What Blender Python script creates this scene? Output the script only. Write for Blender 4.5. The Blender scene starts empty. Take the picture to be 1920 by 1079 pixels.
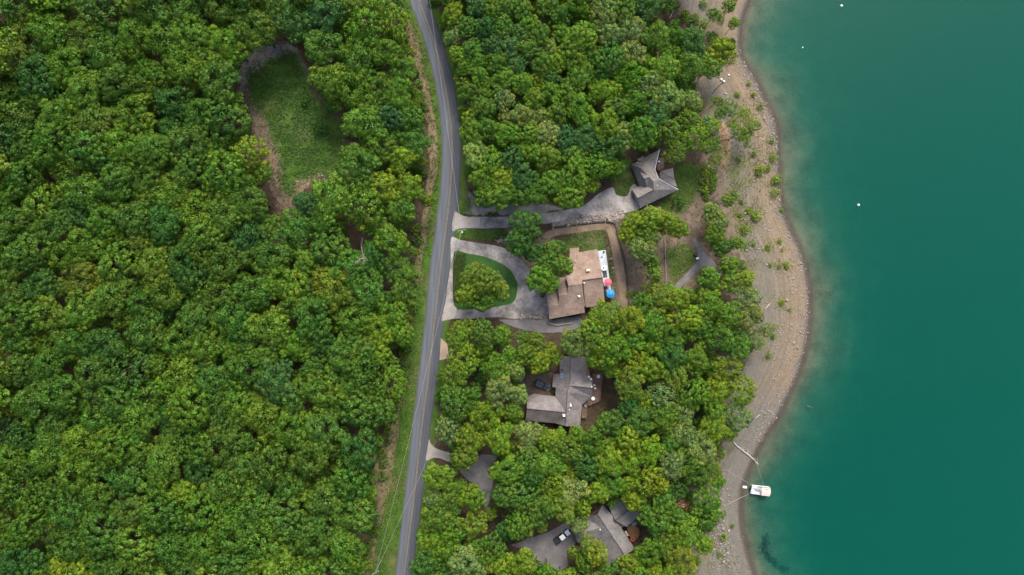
import bpy, bmesh, math, random
import numpy as np
from mathutils import Vector, Matrix
from mathutils.geometry import delaunay_2d_cdt

# ------------------------------------------------------------------ camera, sky, sun, exposure
R_ = math.radians
scene = bpy.context.scene
H = 217.0            # drone height above the road (m)
MPP = 0.17           # metres per photo pixel at road level
cam_d = bpy.data.cameras.new('camera')
cam_d.sensor_width = 36.0
cam_d.lens = 18.0 * H / (960 * MPP)
cam_d.clip_start = 1.0
cam_d.clip_end = 3000.0
cam = bpy.data.objects.new('camera', cam_d)
scene.collection.objects.link(cam)
cam.location = (0, 0, H)
scene.camera = cam

SUN_EL, SUN_AZ = 50.0, 12.0      # azimuth clockwise from +Y (photo up)
world = bpy.data.worlds.new('World')
scene.world = world
world.use_nodes = True
wn = world.node_tree
sky = wn.nodes.new('ShaderNodeTexSky')
sky.sky_type = 'NISHITA'
sky.sun_disc = False
sky.sun_elevation = R_(SUN_EL)
sky.sun_rotation = R_(SUN_AZ)
sky.dust_density = 3.5
sky.ozone_density = 0.6
wn.links.new(sky.outputs[0], wn.nodes['Background'].inputs[0])
wn.nodes['Background'].inputs[1].default_value = 0.15

sun_d = bpy.data.lights.new('sun', 'SUN')
sun_d.energy = 1.95
sun_d.angle = R_(22)
sun_d.color = (1.0, 0.95, 0.85)
sun = bpy.data.objects.new('sun', sun_d)
scene.collection.objects.link(sun)
sd = Vector((math.sin(R_(SUN_AZ)) * math.cos(R_(SUN_EL)), math.cos(R_(SUN_AZ)) * math.cos(R_(SUN_EL)), math.sin(R_(SUN_EL))))
sun.rotation_euler = (-sd).to_track_quat('-Z', 'Y').to_euler()
sun.location = sd * 300

scene.view_settings.view_transform = 'Standard'
scene.view_settings.look = 'None'
scene.view_settings.exposure = 1.05
scene.view_settings.gamma = 1.0
scene.view_settings.use_curve_mapping = False
cy = scene.cycles
cy.max_bounces = 6
cy.diffuse_bounces = 3
cy.glossy_bounces = 2
cy.transmission_bounces = 3
cy.volume_bounces = 2
cy.transparent_max_bounces = 8
cy.use_denoising = True
cy.caustics_reflective = False
cy.caustics_refractive = False

# ------------------------------------------------------------------ helpers
col = scene.collection
rng = np.random.RandomState(7)
random.seed(7)
ORG = {}


def U(px, py, z=0.0):
    """photo pixel (1920 wide) seen at height z -> point of the place"""
    s = (H - z) / H * MPP
    return ((px - 960) * s, (539.5 - py) * s, z)


def interp(y, table):
    t = np.array(table, float)
    return np.interp(y, t[:, 0], t[:, 1])


# y, left edge x, right edge x of the road
ROAD = [(-200, 668, 708), (-60, 746, 784), (0, 766, 803), (25, 776, 812), (50, 786, 821), (75, 795, 829), (100, 802, 836),
        (125, 808.5, 843), (150, 814, 849), (175, 818.5, 854), (200, 822, 858.5), (230, 826, 862.5), (270, 828, 866), (300, 828.5, 865.5),
        (340, 826, 863.5), (380, 822, 860), (420, 817, 855.5), (460, 811.5, 850), (500, 806, 844.5), (540, 802, 839.5), (600, 796, 832.5),
        (660, 789.5, 826), (720, 782.5, 819), (780, 775, 810), (809, 771.5, 806.5), (860, 766, 801.5), (920, 759.5, 794), (980, 752.5, 786.5),
        (1040, 745.5, 778), (1079, 741, 772), (1200, 726, 758), (1350, 706, 740)]
SHORE = [(-3000, 2300), (-900, 1700), (-260, 1480), (-60, 1430), (0, 1408), (25, 1398), (50, 1392), (80, 1390), (100, 1391), (122, 1402), (150, 1420), (172, 1430), (206, 1447),
         (228, 1456), (250, 1460), (276, 1461), (315, 1463), (354, 1465), (400, 1472), (430, 1484), (460, 1500), (500, 1513), (540, 1520), (580, 1521),
         (620, 1519), (660, 1512), (700, 1500), (740, 1482), (783, 1460), (815, 1440), (846, 1422), (885, 1405), (918, 1393), (957, 1390),
         (996, 1394), (1043, 1405), (1079, 1417), (1150, 1445), (1340, 1500), (2000, 1640), (4000, 2300)]


def road_l(y): return np.interp(y, [r[0] for r in ROAD], [r[1] for r in ROAD])
def road_r(y): return np.interp(y, [r[0] for r in ROAD], [r[2] for r in ROAD])


SH = np.array([(x, y) for y, x in SHORE], float)


def shore_d(px, py):
    """signed distance to the waterline in photo pixels, + on land"""
    px = np.asarray(px, float); py = np.asarray(py, float)
    best = np.full(px.shape, 1e9)
    for a, b in zip(SH[:-1], SH[1:]):
        d = b - a
        t = np.clip(((px - a[0]) * d[0] + (py - a[1]) * d[1]) / (d @ d), 0, 1)
        best = np.minimum(best, np.hypot(px - a[0] - t * d[0], py - a[1] - t * d[1]))
    sx = np.interp(py, SH[:, 1], SH[:, 0])
    return np.where(px < sx, best, -best)


def sstep(x):
    x = np.clip(x, 0, 1)
    return x * x * (3 - 2 * x)


WATER_Z = -9.0


def zf(px, py):
    px = np.asarray(px, float); py = np.asarray(py, float)
    rl, rr = road_l(py), road_r(py)
    left = np.clip(rl - 45 - px, 0, None) * MPP
    zl = 0.05 * left + 0.9 * sstep(left / 30) * np.sin(px * .011 + 1) * np.sin(py * .013)
    zl = zl - 0.5 * np.exp(-((rl - 30 - px) / 9.0) ** 2)
    ds = shore_d(px, py)
    prof = np.where(ds < 0, ds * MPP * np.where(ds > -70, .14, .14), 3.2 * np.clip(ds / 110, 0, 1)) + 5.8 * sstep((ds - 95) / 330)
    prof = np.where(ds < -70, -70 * MPP * .14 + (ds + 70) * MPP * .16, prof)
    wob = np.sin(px * .031 + py * .019) * np.sin(py * .027 - px * .013 + 1) + .5 * np.sin(px * .07 - py * .05 + 2) * np.sin(py * .083 + px * .02)
    prof = prof + np.where(ds < 0, .26 * wob * sstep(-ds / 40) * sstep((140 + ds) / 60), 0)
    prof = prof + .07 * np.sin(px * .61 + py * .47) * np.sin(py * .53 - px * .29) * np.exp(-(ds / 9.0) ** 2)
    prof = np.maximum(prof, -9)
    prof = prof + .16 * np.sin(ds * .19) * ((ds > 5) & (ds < 100)) * np.exp(-((ds - 40) / 40.0) ** 2)
    zr = WATER_Z + prof
    w = sstep((px - rr) / 60)
    z = np.where(px < rl, zl, np.where(px < rr, 0.0, zr * w))
    return z


def Z(px, py): return float(zf(px, py))
def G(px, py, dz=0.0): return U(px, py, Z(px, py) + dz)


def in_poly(px, py, poly):
    px = np.asarray(px, float); py = np.asarray(py, float)
    ins = np.zeros(px.shape, bool)
    n = len(poly)
    for i in range(n):
        x1, y1 = poly[i]; x2, y2 = poly[(i + 1) % n]
        c = (y1 > py) != (y2 > py)
        ins ^= c & (px < (x2 - x1) * (py - y1) / ((y2 - y1) if y2 != y1 else 1e-9) + x1)
    return ins


def poly_d(px, py, poly, closed=True):
    """signed distance, + inside"""
    px = np.asarray(px, float); py = np.asarray(py, float)
    best = np.full(px.shape, 1e9)
    n = len(poly)
    for i in range(n if closed else n - 1):
        a = poly[i]; b = poly[(i + 1) % n]
        dx, dy = b[0] - a[0], b[1] - a[1]
        t = np.clip(((px - a[0]) * dx + (py - a[1]) * dy) / (dx * dx + dy * dy + 1e-9), 0, 1)
        best = np.minimum(best, np.hypot(px - a[0] - t * dx, py - a[1] - t * dy))
    if not closed:
        return -best
    return np.where(in_poly(px, py, poly), best, -best)


def smooth(pts, n=4, closed=False):
    """Catmull-Rom through the points"""
    p = [np.array(q, float) for q in pts]
    out = []
    m = len(p)
    for i in range(m if closed else m - 1):
        p0 = p[(i - 1) % m] if closed or i > 0 else p[i]
        p1 = p[i]; p2 = p[(i + 1) % m]
        p3 = p[(i + 2) % m] if closed or i + 2 < m else p2
        for k in range(n):
            t = k / n
            out.append(tuple(.5 * ((2 * p1) + (-p0 + p2) * t + (2 * p0 - 5 * p1 + 4 * p2 - p3) * t * t + (-p0 + 3 * p1 - 3 * p2 + p3) * t ** 3)))
    if not closed:
        out.append(tuple(p[-1]))
    return out


def tag(o, label=None, cat=None, group=None, kind=None):
    if label: o['label'] = label
    if cat: o['category'] = cat
    if group: o['group'] = group
    if kind: o['kind'] = kind
    return o


def link(name, me, mat=None, parent=None, loc=(0, 0, 0)):
    o = bpy.data.objects.new(name, me)
    if mat is not None and me is not None:
        me.materials.clear(); me.materials.append(mat)
    col.objects.link(o)
    o.location = loc
    if parent is not None:
        o.parent = parent
    return o


def thing(name, loc, label, cat, group=None, rz=0.0):
    e = bpy.data.objects.new(name, None)
    col.objects.link(e)
    e.empty_display_size = .5
    e.location = loc
    e.rotation_euler = (0, 0, rz)
    return tag(e, label, cat, group)


def mesh_np(name, v, f, mats=None):
    """v (n,3), f (m,k) index arrays -> mesh"""
    me = bpy.data.meshes.new(name)
    v = np.asarray(v, np.float32); f = np.asarray(f, np.int32)
    k = f.shape[1]
    me.vertices.add(len(v)); me.vertices.foreach_set('co', v.ravel())
    me.loops.add(f.size); me.loops.foreach_set('vertex_index', f.ravel())
    me.polygons.add(len(f)); me.polygons.foreach_set('loop_start', np.arange(0, f.size, k, dtype=np.int32))
    me.update(calc_edges=True)
    return me


class MB:
    """collects solid shapes; build() links them as one mesh"""
    def __init__(self): self.v = []; self.f = []
    def add(self, v, f):
        o = len(self.v)
        self.v += [tuple(x) for x in v]; self.f += [tuple(i + o for i in q) for q in f]
        return self
    def box(self, c, s, rz=0.0, taper=1.0):
        x, y, z = s[0] / 2, s[1] / 2, s[2] / 2
        ca, sa = math.cos(rz), math.sin(rz)
        vs = []
        for dz, t in ((-z, 1), (z, taper)):
            for dx, dy in ((-x, -y), (x, -y), (x, y), (-x, y)):
                vs.append((c[0] + (dx * ca - dy * sa) * t, c[1] + (dx * sa + dy * ca) * t, c[2] + dz))
        return self.add(vs, [(3, 2, 1, 0), (4, 5, 6, 7), (0, 1, 5, 4), (1, 2, 6, 5), (2, 3, 7, 6), (3, 0, 4, 7)])
    def prism(self, pts, z0, z1):
        """pts: xy outline; z0, z1 numbers or lists per point"""
        n = len(pts)
        a = z0 if hasattr(z0, '__len__') else [z0] * n
        b = z1 if hasattr(z1, '__len__') else [z1] * n
        area = sum(pts[i][0] * pts[(i + 1) % n][1] - pts[(i + 1) % n][0] * pts[i][1] for i in range(n))
        idx = list(range(n)) if area > 0 else list(range(n))[::-1]
        vs = [(pts[i][0], pts[i][1], a[i]) for i in idx] + [(pts[i][0], pts[i][1], b[i]) for i in idx]
        fs = [tuple(range(n))[::-1], tuple(range(n, 2 * n))] + [(i, (i + 1) % n, n + (i + 1) % n, n + i) for i in range(n)]
        return self.add(vs, fs)
    def tube(self, pts, rad, n=8, cap=True):
        pts = [Vector(p) for p in pts]
        m = len(pts)
        rr = rad if hasattr(rad, '__len__') else [rad] * m
        vs, fs = [], []
        for i, p in enumerate(pts):
            d = (pts[min(i + 1, m - 1)] - pts[max(i - 1, 0)]).normalized()
            ref = Vector((0, 0, 1)) if abs(d.z) < .9 else Vector((1, 0, 0))
            u = d.cross(ref).normalized(); w = d.cross(u)
            for k in range(n):
                a = 2 * math.pi * k / n
                vs.append(tuple(p + (u * math.cos(a) + w * math.sin(a)) * rr[i]))
        for i in range(m - 1):
            for k in range(n):
                a, b = i * n + k, i * n + (k + 1) % n
                fs.append((a, a + n, b + n, b))
        if cap:
            fs.append(tuple(range(n))); fs.append(tuple(range((m - 1) * n, m * n))[::-1])
        return self.add(vs, fs)
    def rings(self, rings, cap=True):
        """rings: list of equal-length closed loops of points"""
        n = len(rings[0]); vs = [p for r in rings for p in r]; fs = []
        for i in range(len(rings) - 1):
            for k in range(n):
                a, b = i * n + k, i * n + (k + 1) % n
                fs.append((a, b, b + n, a + n))
        if cap:
            fs.append(tuple(range(n))[::-1]); fs.append(tuple(range((len(rings) - 1) * n, len(rings) * n)))
        return self.add(vs, fs)
    def lathe(self, prof, c, n=16):
        return self.rings([[(c[0] + r * math.cos(2 * math.pi * k / n), c[1] + r * math.sin(2 * math.pi * k / n), c[2] + z) for k in range(n)] for r, z in prof])
    def build(self, name, mat, parent=None, origin=None, smooth=False):
        if parent is not None:
            root = parent
            while root.parent is not None: root = root.parent
            origin = tuple(ORG.get(root.name, root.location))
        elif origin is None:
            a = np.array(self.v); origin = (a[:, 0].mean(), a[:, 1].mean(), a[:, 2].min())
        me = bpy.data.meshes.new(name)
        me.from_pydata([(x - origin[0], y - origin[1], z - origin[2]) for x, y, z in self.v], [], self.f)
        me.validate(); me.update()
        if smooth:
            me.polygons.foreach_set('use_smooth', [True] * len(me.polygons))
        return link(name, me, mat, parent, (0, 0, 0) if parent is not None else origin)


def sheet(name, poly, mat, off=.05, step=9.0, skirt=.18, parent=None, kind='structure', holes=()):
    """a flat surface that follows the ground inside a photo-pixel outline, with a real edge"""
    pts = [Vector(p) for p in poly]
    n = len(pts)
    edges = [(i, (i + 1) % n) for i in range(n)]
    for h in holes:
        b = len(pts)
        pts += [Vector(p) for p in h]
        edges += [(b + i, b + (i + 1) % len(h)) for i in range(len(h))]
    a = np.array(poly)
    gx, gy = np.meshgrid(np.arange(a[:, 0].min(), a[:, 0].max(), step), np.arange(a[:, 1].min(), a[:, 1].max(), step))
    gx, gy = gx.ravel(), gy.ravel()
    d = poly_d(gx, gy, poly)
    ok = d > step * .35
    for h in holes:
        ok &= poly_d(gx, gy, h) < -step * .35
    pts += [Vector((x, y)) for x, y in zip(gx[ok], gy[ok])]
    vs, es, fs, *_ = delaunay_2d_cdt(pts, edges, [], 1, 1e-4)
    keep = []
    for f in fs:
        cx = sum(vs[i].x for i in f) / len(f); cyy = sum(vs[i].y for i in f) / len(f)
        if bool(in_poly(cx, cyy, poly)) and not any(bool(in_poly(cx, cyy, h)) for h in holes):
            keep.append(tuple(f))
    xs = np.array([v.x for v in vs]); ys = np.array([v.y for v in vs])
    zs = zf(xs, ys) + off
    v3 = [U(x, y, z) for x, y, z in zip(xs, ys, zs)]
    keep = [f if ((v3[f[1]][0] - v3[f[0]][0]) * (v3[f[2]][1] - v3[f[0]][1]) - (v3[f[2]][0] - v3[f[0]][0]) * (v3[f[1]][1] - v3[f[0]][1])) > 0 else f[::-1] for f in keep]
    if skirt:
        cnt = {}
        for f in keep:
            for i in range(len(f)):
                e = (f[i], f[(i + 1) % len(f)])
                cnt[e] = cnt.get(e, 0) + 1
        be = [e for e in cnt if (e[1], e[0]) not in cnt]
        low = {}
        for e in be:
            for i in e:
                if i not in low:
                    low[i] = len(v3); v3.append((v3[i][0], v3[i][1], v3[i][2] - skirt))
        keep += [(e[1], e[0], low[e[0]], low[e[1]]) for e in be]
    me = bpy.data.meshes.new(name)
    me.from_pydata(v3, [], keep); me.update()
    o = link(name, me, mat, parent)
    if kind and parent is None: o['kind'] = kind
    return o


# ------------------------------------------------------------------ materials
class NT:
    def __init__(self, name):
        self.m = bpy.data.materials.new(name); self.m.use_nodes = True
        self.t = self.m.node_tree; self.t.nodes.clear()
        self.out = self.t.nodes.new('ShaderNodeOutputMaterial')
    def n(self, kind, **kw):
        nd = self.t.nodes.new('ShaderNode' + kind)
        for k, v in kw.items():
            if k.startswith('_'): setattr(nd, k[1:], v)
            else:
                s = nd.inputs[int(k[1:])] if k[0] == 'i' and k[1:].isdigit() else nd.inputs[k.replace('__', ' ')]
                if hasattr(v, 'links') or isinstance(v, bpy.types.NodeSocket): self.t.links.new(v, s)
                else: s.default_value = v
        return nd
    def pos(self): return self.n('NewGeometry').outputs['Position']
    def noise(self, scale, detail=4, rough=.55, vec=None, dist=0.0):
        return self.n('TexNoise', Vector=vec if vec is not None else self.pos(), Scale=scale, Detail=detail, Roughness=rough, Distortion=dist).outputs['Fac']
    def ramp(self, fac, stops, interp='LINEAR'):
        r = self.n('ValToRGB', Fac=fac); cr = r.color_ramp; cr.interpolation = interp
        while len(cr.elements) < len(stops): cr.elements.new(.5)
        for e, (p, c) in zip(cr.elements, stops):
            e.position = p; e.color = (*c, 1) if len(c) == 3 else c
        return r.outputs['Color']
    def mix(self, fac, a, b, blend='MIX'):
        m = self.n('Mix', _data_type='RGBA', _blend_type=blend)
        for s, v in ((m.inputs[0], fac), (m.inputs[6], a), (m.inputs[7], b)):
            if isinstance(v, bpy.types.NodeSocket): self.t.links.new(v, s)
            else: s.default_value = v if not isinstance(v, tuple) or len(v) == 4 else (*v, 1)
        return m.outputs[2]
    def math(self, op, a, b=0.0, clamp=False):
        m = self.n('Math', _operation=op, _use_clamp=clamp, i0=a, i1=b); return m.outputs[0]
    def mr(self, v, a, b, c=0.0, d=1.0):
        return self.n('MapRange', _clamp=True, Value=v, i1=a, i2=b, i3=c, i4=d).outputs[0]
    def attr(self, name): return self.n('Attribute', _attribute_name=name)
    def bump(self, h, strength=.5, dist=.1):
        return self.n('Bump', Height=h, Strength=strength, Distance=dist).outputs[0]
    def finish(self, color, rough=.8, normal=None, spec=.3, metallic=0.0):
        p = self.n('BsdfPrincipled')
        for k, v in (('Base Color', color), ('Roughness', rough), ('Specular IOR Level', spec), ('Metallic', metallic)):
            if isinstance(v, bpy.types.NodeSocket): self.t.links.new(v, p.inputs[k])
            else: p.inputs[k].default_value = (*v, 1) if isinstance(v, tuple) and len(v) == 3 else v
        if normal is not None: self.t.links.new(normal, p.inputs['Normal'])
        self.t.links.new(p.outputs[0], self.out.inputs['Surface'])
        return self.m


def plain(name, c, rough=.6, var=.18, scale=3.0, spec=.3, metallic=0.0, bump=.0):
    t = NT(name)
    n = t.noise(scale, 4)
    c2 = tuple(max(0, x * (1 - var)) for x in c); c1 = tuple(min(1, x * (1 + var)) for x in c)
    nm = t.bump(t.noise(scale * 6, 3), bump, .03) if bump else None
    return t.finish(t.ramp(n, [(.3, c2), (.7, c1)]), rough, nm, spec, metallic)


def mottled(name, stops, s1, s2, bump=.5, bs=6.0, bd=.08, rough=.9, mixf=.5):
    t = NT(name)
    a = t.noise(s1, 5, .6); b = t.noise(s2, 5, .65)
    f = t.math('ADD', t.math('MULTIPLY', a, 1 - mixf), t.math('MULTIPLY', b, mixf))
    f = t.mr(f, .34, .66)
    nm = t.bump(t.noise(bs, 4, .7), bump, bd)
    return t.finish(t.ramp(f, stops), rough, nm, .2)


M = {}
# asphalt with worn wheel paths and a darker right lane, u across the road
t = NT('road asphalt')
uv = t.n('UVMap').outputs[0]
sx = t.n('SeparateXYZ', i0=uv)
u = sx.outputs[0]
lane_tone = t.ramp(u, [(0, (0.071, 0.073, 0.076)), (.05, (0.085, 0.092, 0.107)), (.14, (0.109, 0.120, 0.140)), (.26, (0.098, 0.109, 0.127)), (.38, (0.112, 0.122, 0.143)), (.47, (0.081, 0.087, 0.102)),
                  (.56, (0.067, 0.073, 0.086)), (.66, (0.078, 0.085, 0.101)), (.78, (0.067, 0.073, 0.086)), (.88, (0.076, 0.082, 0.097)), (.96, (0.060, 0.064, 0.071)), (1, (0.049, 0.052, 0.056))])
stretch = t.n('Mapping', Vector=t.pos(), Scale=(1.6, .12, 1)).outputs[0]
w2 = t.mr(t.noise(.5, 4, .6, stretch), .3, .7, .82, 1.15)
w3 = t.mr(t.noise(7, 3, .7), .3, .7, .9, 1.1)
lane_tone = t.mix(1.0, lane_tone, t.n('CombineColor', i0=w2, i1=w2, i2=w2).outputs[0], 'MULTIPLY')
lane_tone = t.mix(1.0, lane_tone, t.n('CombineColor', i0=w3, i1=w3, i2=w3).outputs[0], 'MULTIPLY')
M['road'] = t.finish(lane_tone, .9, t.bump(t.noise(14, 3), .3, .02), .2)

t = NT('faded yellow road paint')
M['yellow'] = t.finish(t.ramp(t.noise(1.6, 5, .7), [(.30, (.12, .11, .10)), (.5, (.24, .185, .10)), (.75, (.32, .25, .13))]), .8)
t = NT('faded white road paint')
M['edge_white'] = t.finish(t.ramp(t.noise(1.2, 5, .7), [(.42, (.17, .17, .18)), (.62, (.40, .40, .40))]), .8)

M['concrete'] = mottled('stained driveway concrete', [(0, (.085, .08, .078)), (.35, (.16, .15, .142)), (.65, (.27, .248, .232)), (1, (.39, .36, .33))], .22, 1.7, .12, 9, .01, mixf=.24)
M['concrete_pale'] = mottled('pale apron concrete', [(0, (0.213, 0.193, 0.172)), (.5, (0.303, 0.275, 0.246)), (1, (0.377, 0.344, 0.312))], .4, 2.5, .2, 6, .02)
M['concrete_pink'] = mottled('tan apron concrete', [(0, (0.221, 0.164, 0.123)), (.5, (0.295, 0.221, 0.164)), (1, (0.369, 0.295, 0.230))], .4, 2.5, .2, 6, .02)
M['gravel'] = mottled('grey gravel', [(0, (0.082, 0.078, 0.082)), (.5, (0.139, 0.131, 0.135)), (1, (0.205, 0.193, 0.184))], .35, 3.5, .6, 5, .06)
M['dirt_path'] = mottled('tan dirt path', [(0, (.11, .08, .055)), (.5, (.185, .135, .092)), (1, (.26, .195, .14))], .4, 2.4, .5, 5, .04)
M['brown_earth'] = mottled('brown earth drive', [(0, (.05, .036, .028)), (.5, (.095, .068, .052)), (1, (.15, .11, .085))], .5, 2.4, .4, 6, .03)
M['lawn'] = mottled('lawn grass', [(0, (.016, .048, .012)), (.5, (.028, .078, .016)), (1, (.055, .115, .028))], .25, 2.6, .8, 5, .10)
M['stone'] = mottled('grey brown stone', [(0, (.12, .10, .085)), (.5, (.23, .195, .165)), (1, (.40, .35, .30))], .6, 3, .5, 6, .05)
M['roof_brown'] = None


def shingle(name, stops, tilt=0.0):
    t = NT(name)
    p = t.n('Mapping', Vector=t.n('TexCoord').outputs['Object'], Rotation=(0, 0, tilt), Scale=(1, 1, 1)).outputs[0]
    br = t.n('TexBrick', Vector=p, Scale=1.0, Color1=(.75, .75, .75, 1), Color2=(1.2, 1.2, 1.2, 1), Mortar=(.5, .5, .5, 1))
    br.inputs['Mortar Size'].default_value = .03
    br.inputs['Brick Width'].default_value = .9
    br.inputs['Row Height'].default_value = .32
    f = t.mr(t.math('ADD', t.math('MULTIPLY', t.noise(.35, 4), .5), t.math('MULTIPLY', t.noise(3.2, 4, .7), .5)), .35, .65)
    c = t.mix(.65, t.ramp(f, stops), br.outputs[0], 'MULTIPLY')
    return t.finish(c, .88, t.bump(br.outputs['Fac'], -.5, .03), .2)


M['roof_tan'] = shingle('tan brown shingles', [(0, (.17, .118, .092)), (.5, (.255, .182, .142)), (1, (.335, .25, .20))], R_(8))
M['roof_grey'] = shingle('grey shingles', [(0, (0.142, 0.129, 0.120)), (.5, (0.206, 0.185, 0.172)), (1, (0.277, 0.246, 0.224))], R_(25))
M['roof_greybrown'] = shingle('grey brown shingles', [(0, (.125, .110, .108)), (.5, (.185, .163, .158)), (1, (.245, .220, .212))], R_(3))
M['roof_slate'] = shingle('weathered grey shingles', [(0, (.120, .112, .112)), (.5, (.178, .166, .166)), (1, (.238, .224, .222))], R_(-34))
M['wall_cream'] = plain('cream siding', (.52, .47, .39), .7, .08)
M['wall_grey'] = plain('grey stone wall', (.30, .28, .26), .85, .3, 2)
M['wall_brown'] = plain('brown timber siding', (.20, .13, .08), .8, .2, 2)
M['trim'] = plain('white trim paint', (.72, .72, .70), .5, .06)
M['dark_trim'] = plain('dark ridge flashing', (.055, .05, .05), .7, .15)
M['white'] = plain('white paint', (.78, .78, .77), .45, .05)
M['black'] = plain('black rubber', (.02, .02, .022), .6, .2)
M['metal'] = plain('grey metal', (.42, .43, .45), .35, .08, metallic=.6)
M['deck_white'] = mottled('pale painted deck', [(0, (.33, .38, .43)), (.5, (.43, .48, .53)), (1, (.52, .56, .60))], .5, 3, .2, 5, .02, .6)
M['deck_brown'] = mottled('brown deck timber', [(0, (.09, .055, .045)), (.5, (.15, .095, .08)), (1, (.22, .15, .125))], .5, 3, .3, 5, .02)
M['deck_orange'] = mottled('orange cedar deck', [(0, (.09, .05, .028)), (.5, (.16, .088, .048)), (1, (.24, .14, .08))], .5, 3, .3, 5, .02)
M['timber'] = mottled('grey weathered timber', [(0, (.10, .085, .075)), (.5, (.19, .165, .15)), (1, (.30, .27, .25))], .8, 4, .4, 8, .03)
M['dark_timber'] = mottled('dark timber', [(0, (.03, .028, .026)), (.5, (.06, .052, .046)), (1, (.10, .085, .075))], .8, 4, .4, 8, .03)
M['bark'] = mottled('bark', [(0, (.05, .04, .032)), (.5, (.10, .082, .066)), (1, (.17, .145, .12))], .9, 5, .8, 7, .05)
M['dead_wood'] = mottled('bleached dead wood', [(0, (.26, .235, .205)), (.5, (.42, .385, .345)), (1, (.60, .56, .51))], .9, 5, .5, 7, .03)
M['dead_brown'] = plain('dry brown leaves', (.20, .105, .05), .9, .35, 1.5)
M['red_cloth'] = plain('red canvas', (.72, .12, .15), .75, .12)
M['blue_cloth'] = plain('blue canvas', (.02, .24, .60), .7, .15)
M['tarp'] = plain('blue tarp', (.10, .19, .27), .6, .3)
M['glass'] = plain('dark window glass', (.03, .04, .05), .08, .1, spec=.6)
M['sky_glass'] = plain('skylight glass', (.16, .24, .38), .08, .2, spec=.6)
M['pink_canopy'] = plain('faded beige boat canopy', (.52, .42, .37), .8, .1, 1.5)
M['boat_floor'] = plain('boat deck vinyl', (.50, .50, .50), .6, .1)
M['black_car'] = plain('black car paint', (.012, .022, .028), .18, .1, spec=.6)
M['silver_car'] = plain('pale silver car paint', (.42, .50, .55), .25, .05, spec=.6)
M['white_car'] = plain('white car paint', (.76, .77, .78), .25, .04, spec=.5)
M['bed_liner'] = plain('dark bed liner', (.03, .032, .038), .7, .2)
M['purple'] = plain('dark purple cover', (.045, .02, .06), .7, .2)
M['rope'] = plain('pale rope', (.42, .38, .32), .9, .1)
M['wire'] = plain('aluminium cable', (.40, .40, .40), .5, .05)
M['rust'] = plain('rust red cushion', (.30, .07, .035), .8, .2)
M['headlight'] = plain('clear headlamp', (.6, .62, .64), .15, .05)
M['tail_light'] = plain('red tail lamp', (.35, .02, .02), .3, .1)

# leaves: object colour x per-leaf tint
def leafmat(name, trans=.30, gloss=.02):
    t = NT(name)
    oc = t.n('ObjectInfo').outputs['Color']
    ti = t.attr('tint').outputs['Color']
    c = t.mix(1.0, oc, ti, 'MULTIPLY')
    d = t.n('BsdfDiffuse', Color=c)
    tr = t.n('BsdfTranslucent', Color=t.mix(1.0, c, (1.25, 1.2, .55, 1), 'MULTIPLY'))
    m1 = t.n('MixShader', i0=trans, i1=d.outputs[0], i2=tr.outputs[0])
    g = t.n('BsdfGlossy', Color=(.8, .85, .8, 1), Roughness=.5)
    m2 = t.n('MixShader', i0=gloss, i1=m1.outputs[0], i2=g.outputs[0])
    t.t.links.new(m2.outputs[0], t.out.inputs['Surface'])
    return t.m


M['leaf'] = leafmat('tree leaves')

# ------------------------------------------------------------------ outlines (photo pixels)
DRIVE_N = smooth([(852, 398), (860, 401), (871, 405.8), (900, 406.5), (928, 407), (965, 405.8), (1000, 403), (1037, 398.6), (1070, 392), (1092, 386.5), (1108, 376), (1119, 366), (1136, 356),
                  (1150, 352), (1156, 366), (1176, 368), (1182, 352), (1190, 345), (1196, 352), (1190, 360), (1196, 380), (1200, 391), (1178, 398), (1157, 402), (1121, 404), (1080, 411), (1037, 418), (995, 423), (952, 427),
                  (899, 429), (865, 428.5), (848, 433)], 3, True)
DRIVE_U = smooth([(846, 446), (862, 450), (899, 456.4), (940, 463.6), (965, 478), (984, 495), (1003, 514), (1022, 533), (1030, 560), (1030, 590), (988, 592.5), (965, 598.6), (935, 595), (880, 598), (850, 598), (828, 603), (831, 585), (836, 562), (840, 530), (845, 490)], 3, True)
ISLAND = smooth([(851.5, 473), (875.4, 475.7), (904, 480.5), (930.8, 490), (955, 504.6), (967, 523.9), (970.6, 538.3), (964.6, 564.8), (945, 573), (916, 577), (885, 580), (861, 581), (851, 572), (849, 530)], 3, True)
APRON_S = [(826.5, 634), (831, 638), (839, 646), (842, 672), (824, 676)]
APRON_4 = smooth([(804.5, 824), (807, 831), (816, 840), (830, 846), (843.6, 850), (843, 866), (826, 860), (812, 859), (799, 864), (801, 845)], 3, True)
PATH_4 = smooth([(862, 880), (881, 875), (890, 866), (902, 853), (931, 857), (922, 872), (914, 884), (924, 902), (922, 920), (919, 935), (914, 950), (909, 952), (903.6, 925), (890, 909), (873, 897)], 3, True)
DRIVE_4 = [(955, 1022), (974.7, 1018), (989.5, 1010), (1026, 999), (1050, 986), (1061.7, 976), (1083, 1015), (1070, 1028), (1061.7, 1036), (1064, 1050), (1066, 1062), (1048, 1072), (1030, 1062), (1001, 1047), (985, 1032)]
DRIVE_3 = [(972, 708), (1000, 702), (1036, 698), (1042, 742), (1010, 744), (980, 738), (960, 728)]
SOUTH_GRAVEL = smooth([(935, 600), (965, 600), (990, 595), (1028, 588), (1034, 601), (1085, 593), (1088, 612), (1060, 622), (1010, 624), (965, 614)], 2, True)
DIRT = smooth([(1022, 437), (1037, 430), (1070, 426), (1110, 421), (1138, 420), (1148, 427), (1153, 440), (1160, 462), (1167, 490), (1172, 520), (1174, 550), (1174, 572), (1164, 572), (1161, 548), (1155, 515), (1150, 485), (1144, 455), (1137, 434), (1125, 431), (1085, 436), (1045, 442), (1024, 448)], 3, True)
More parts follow.
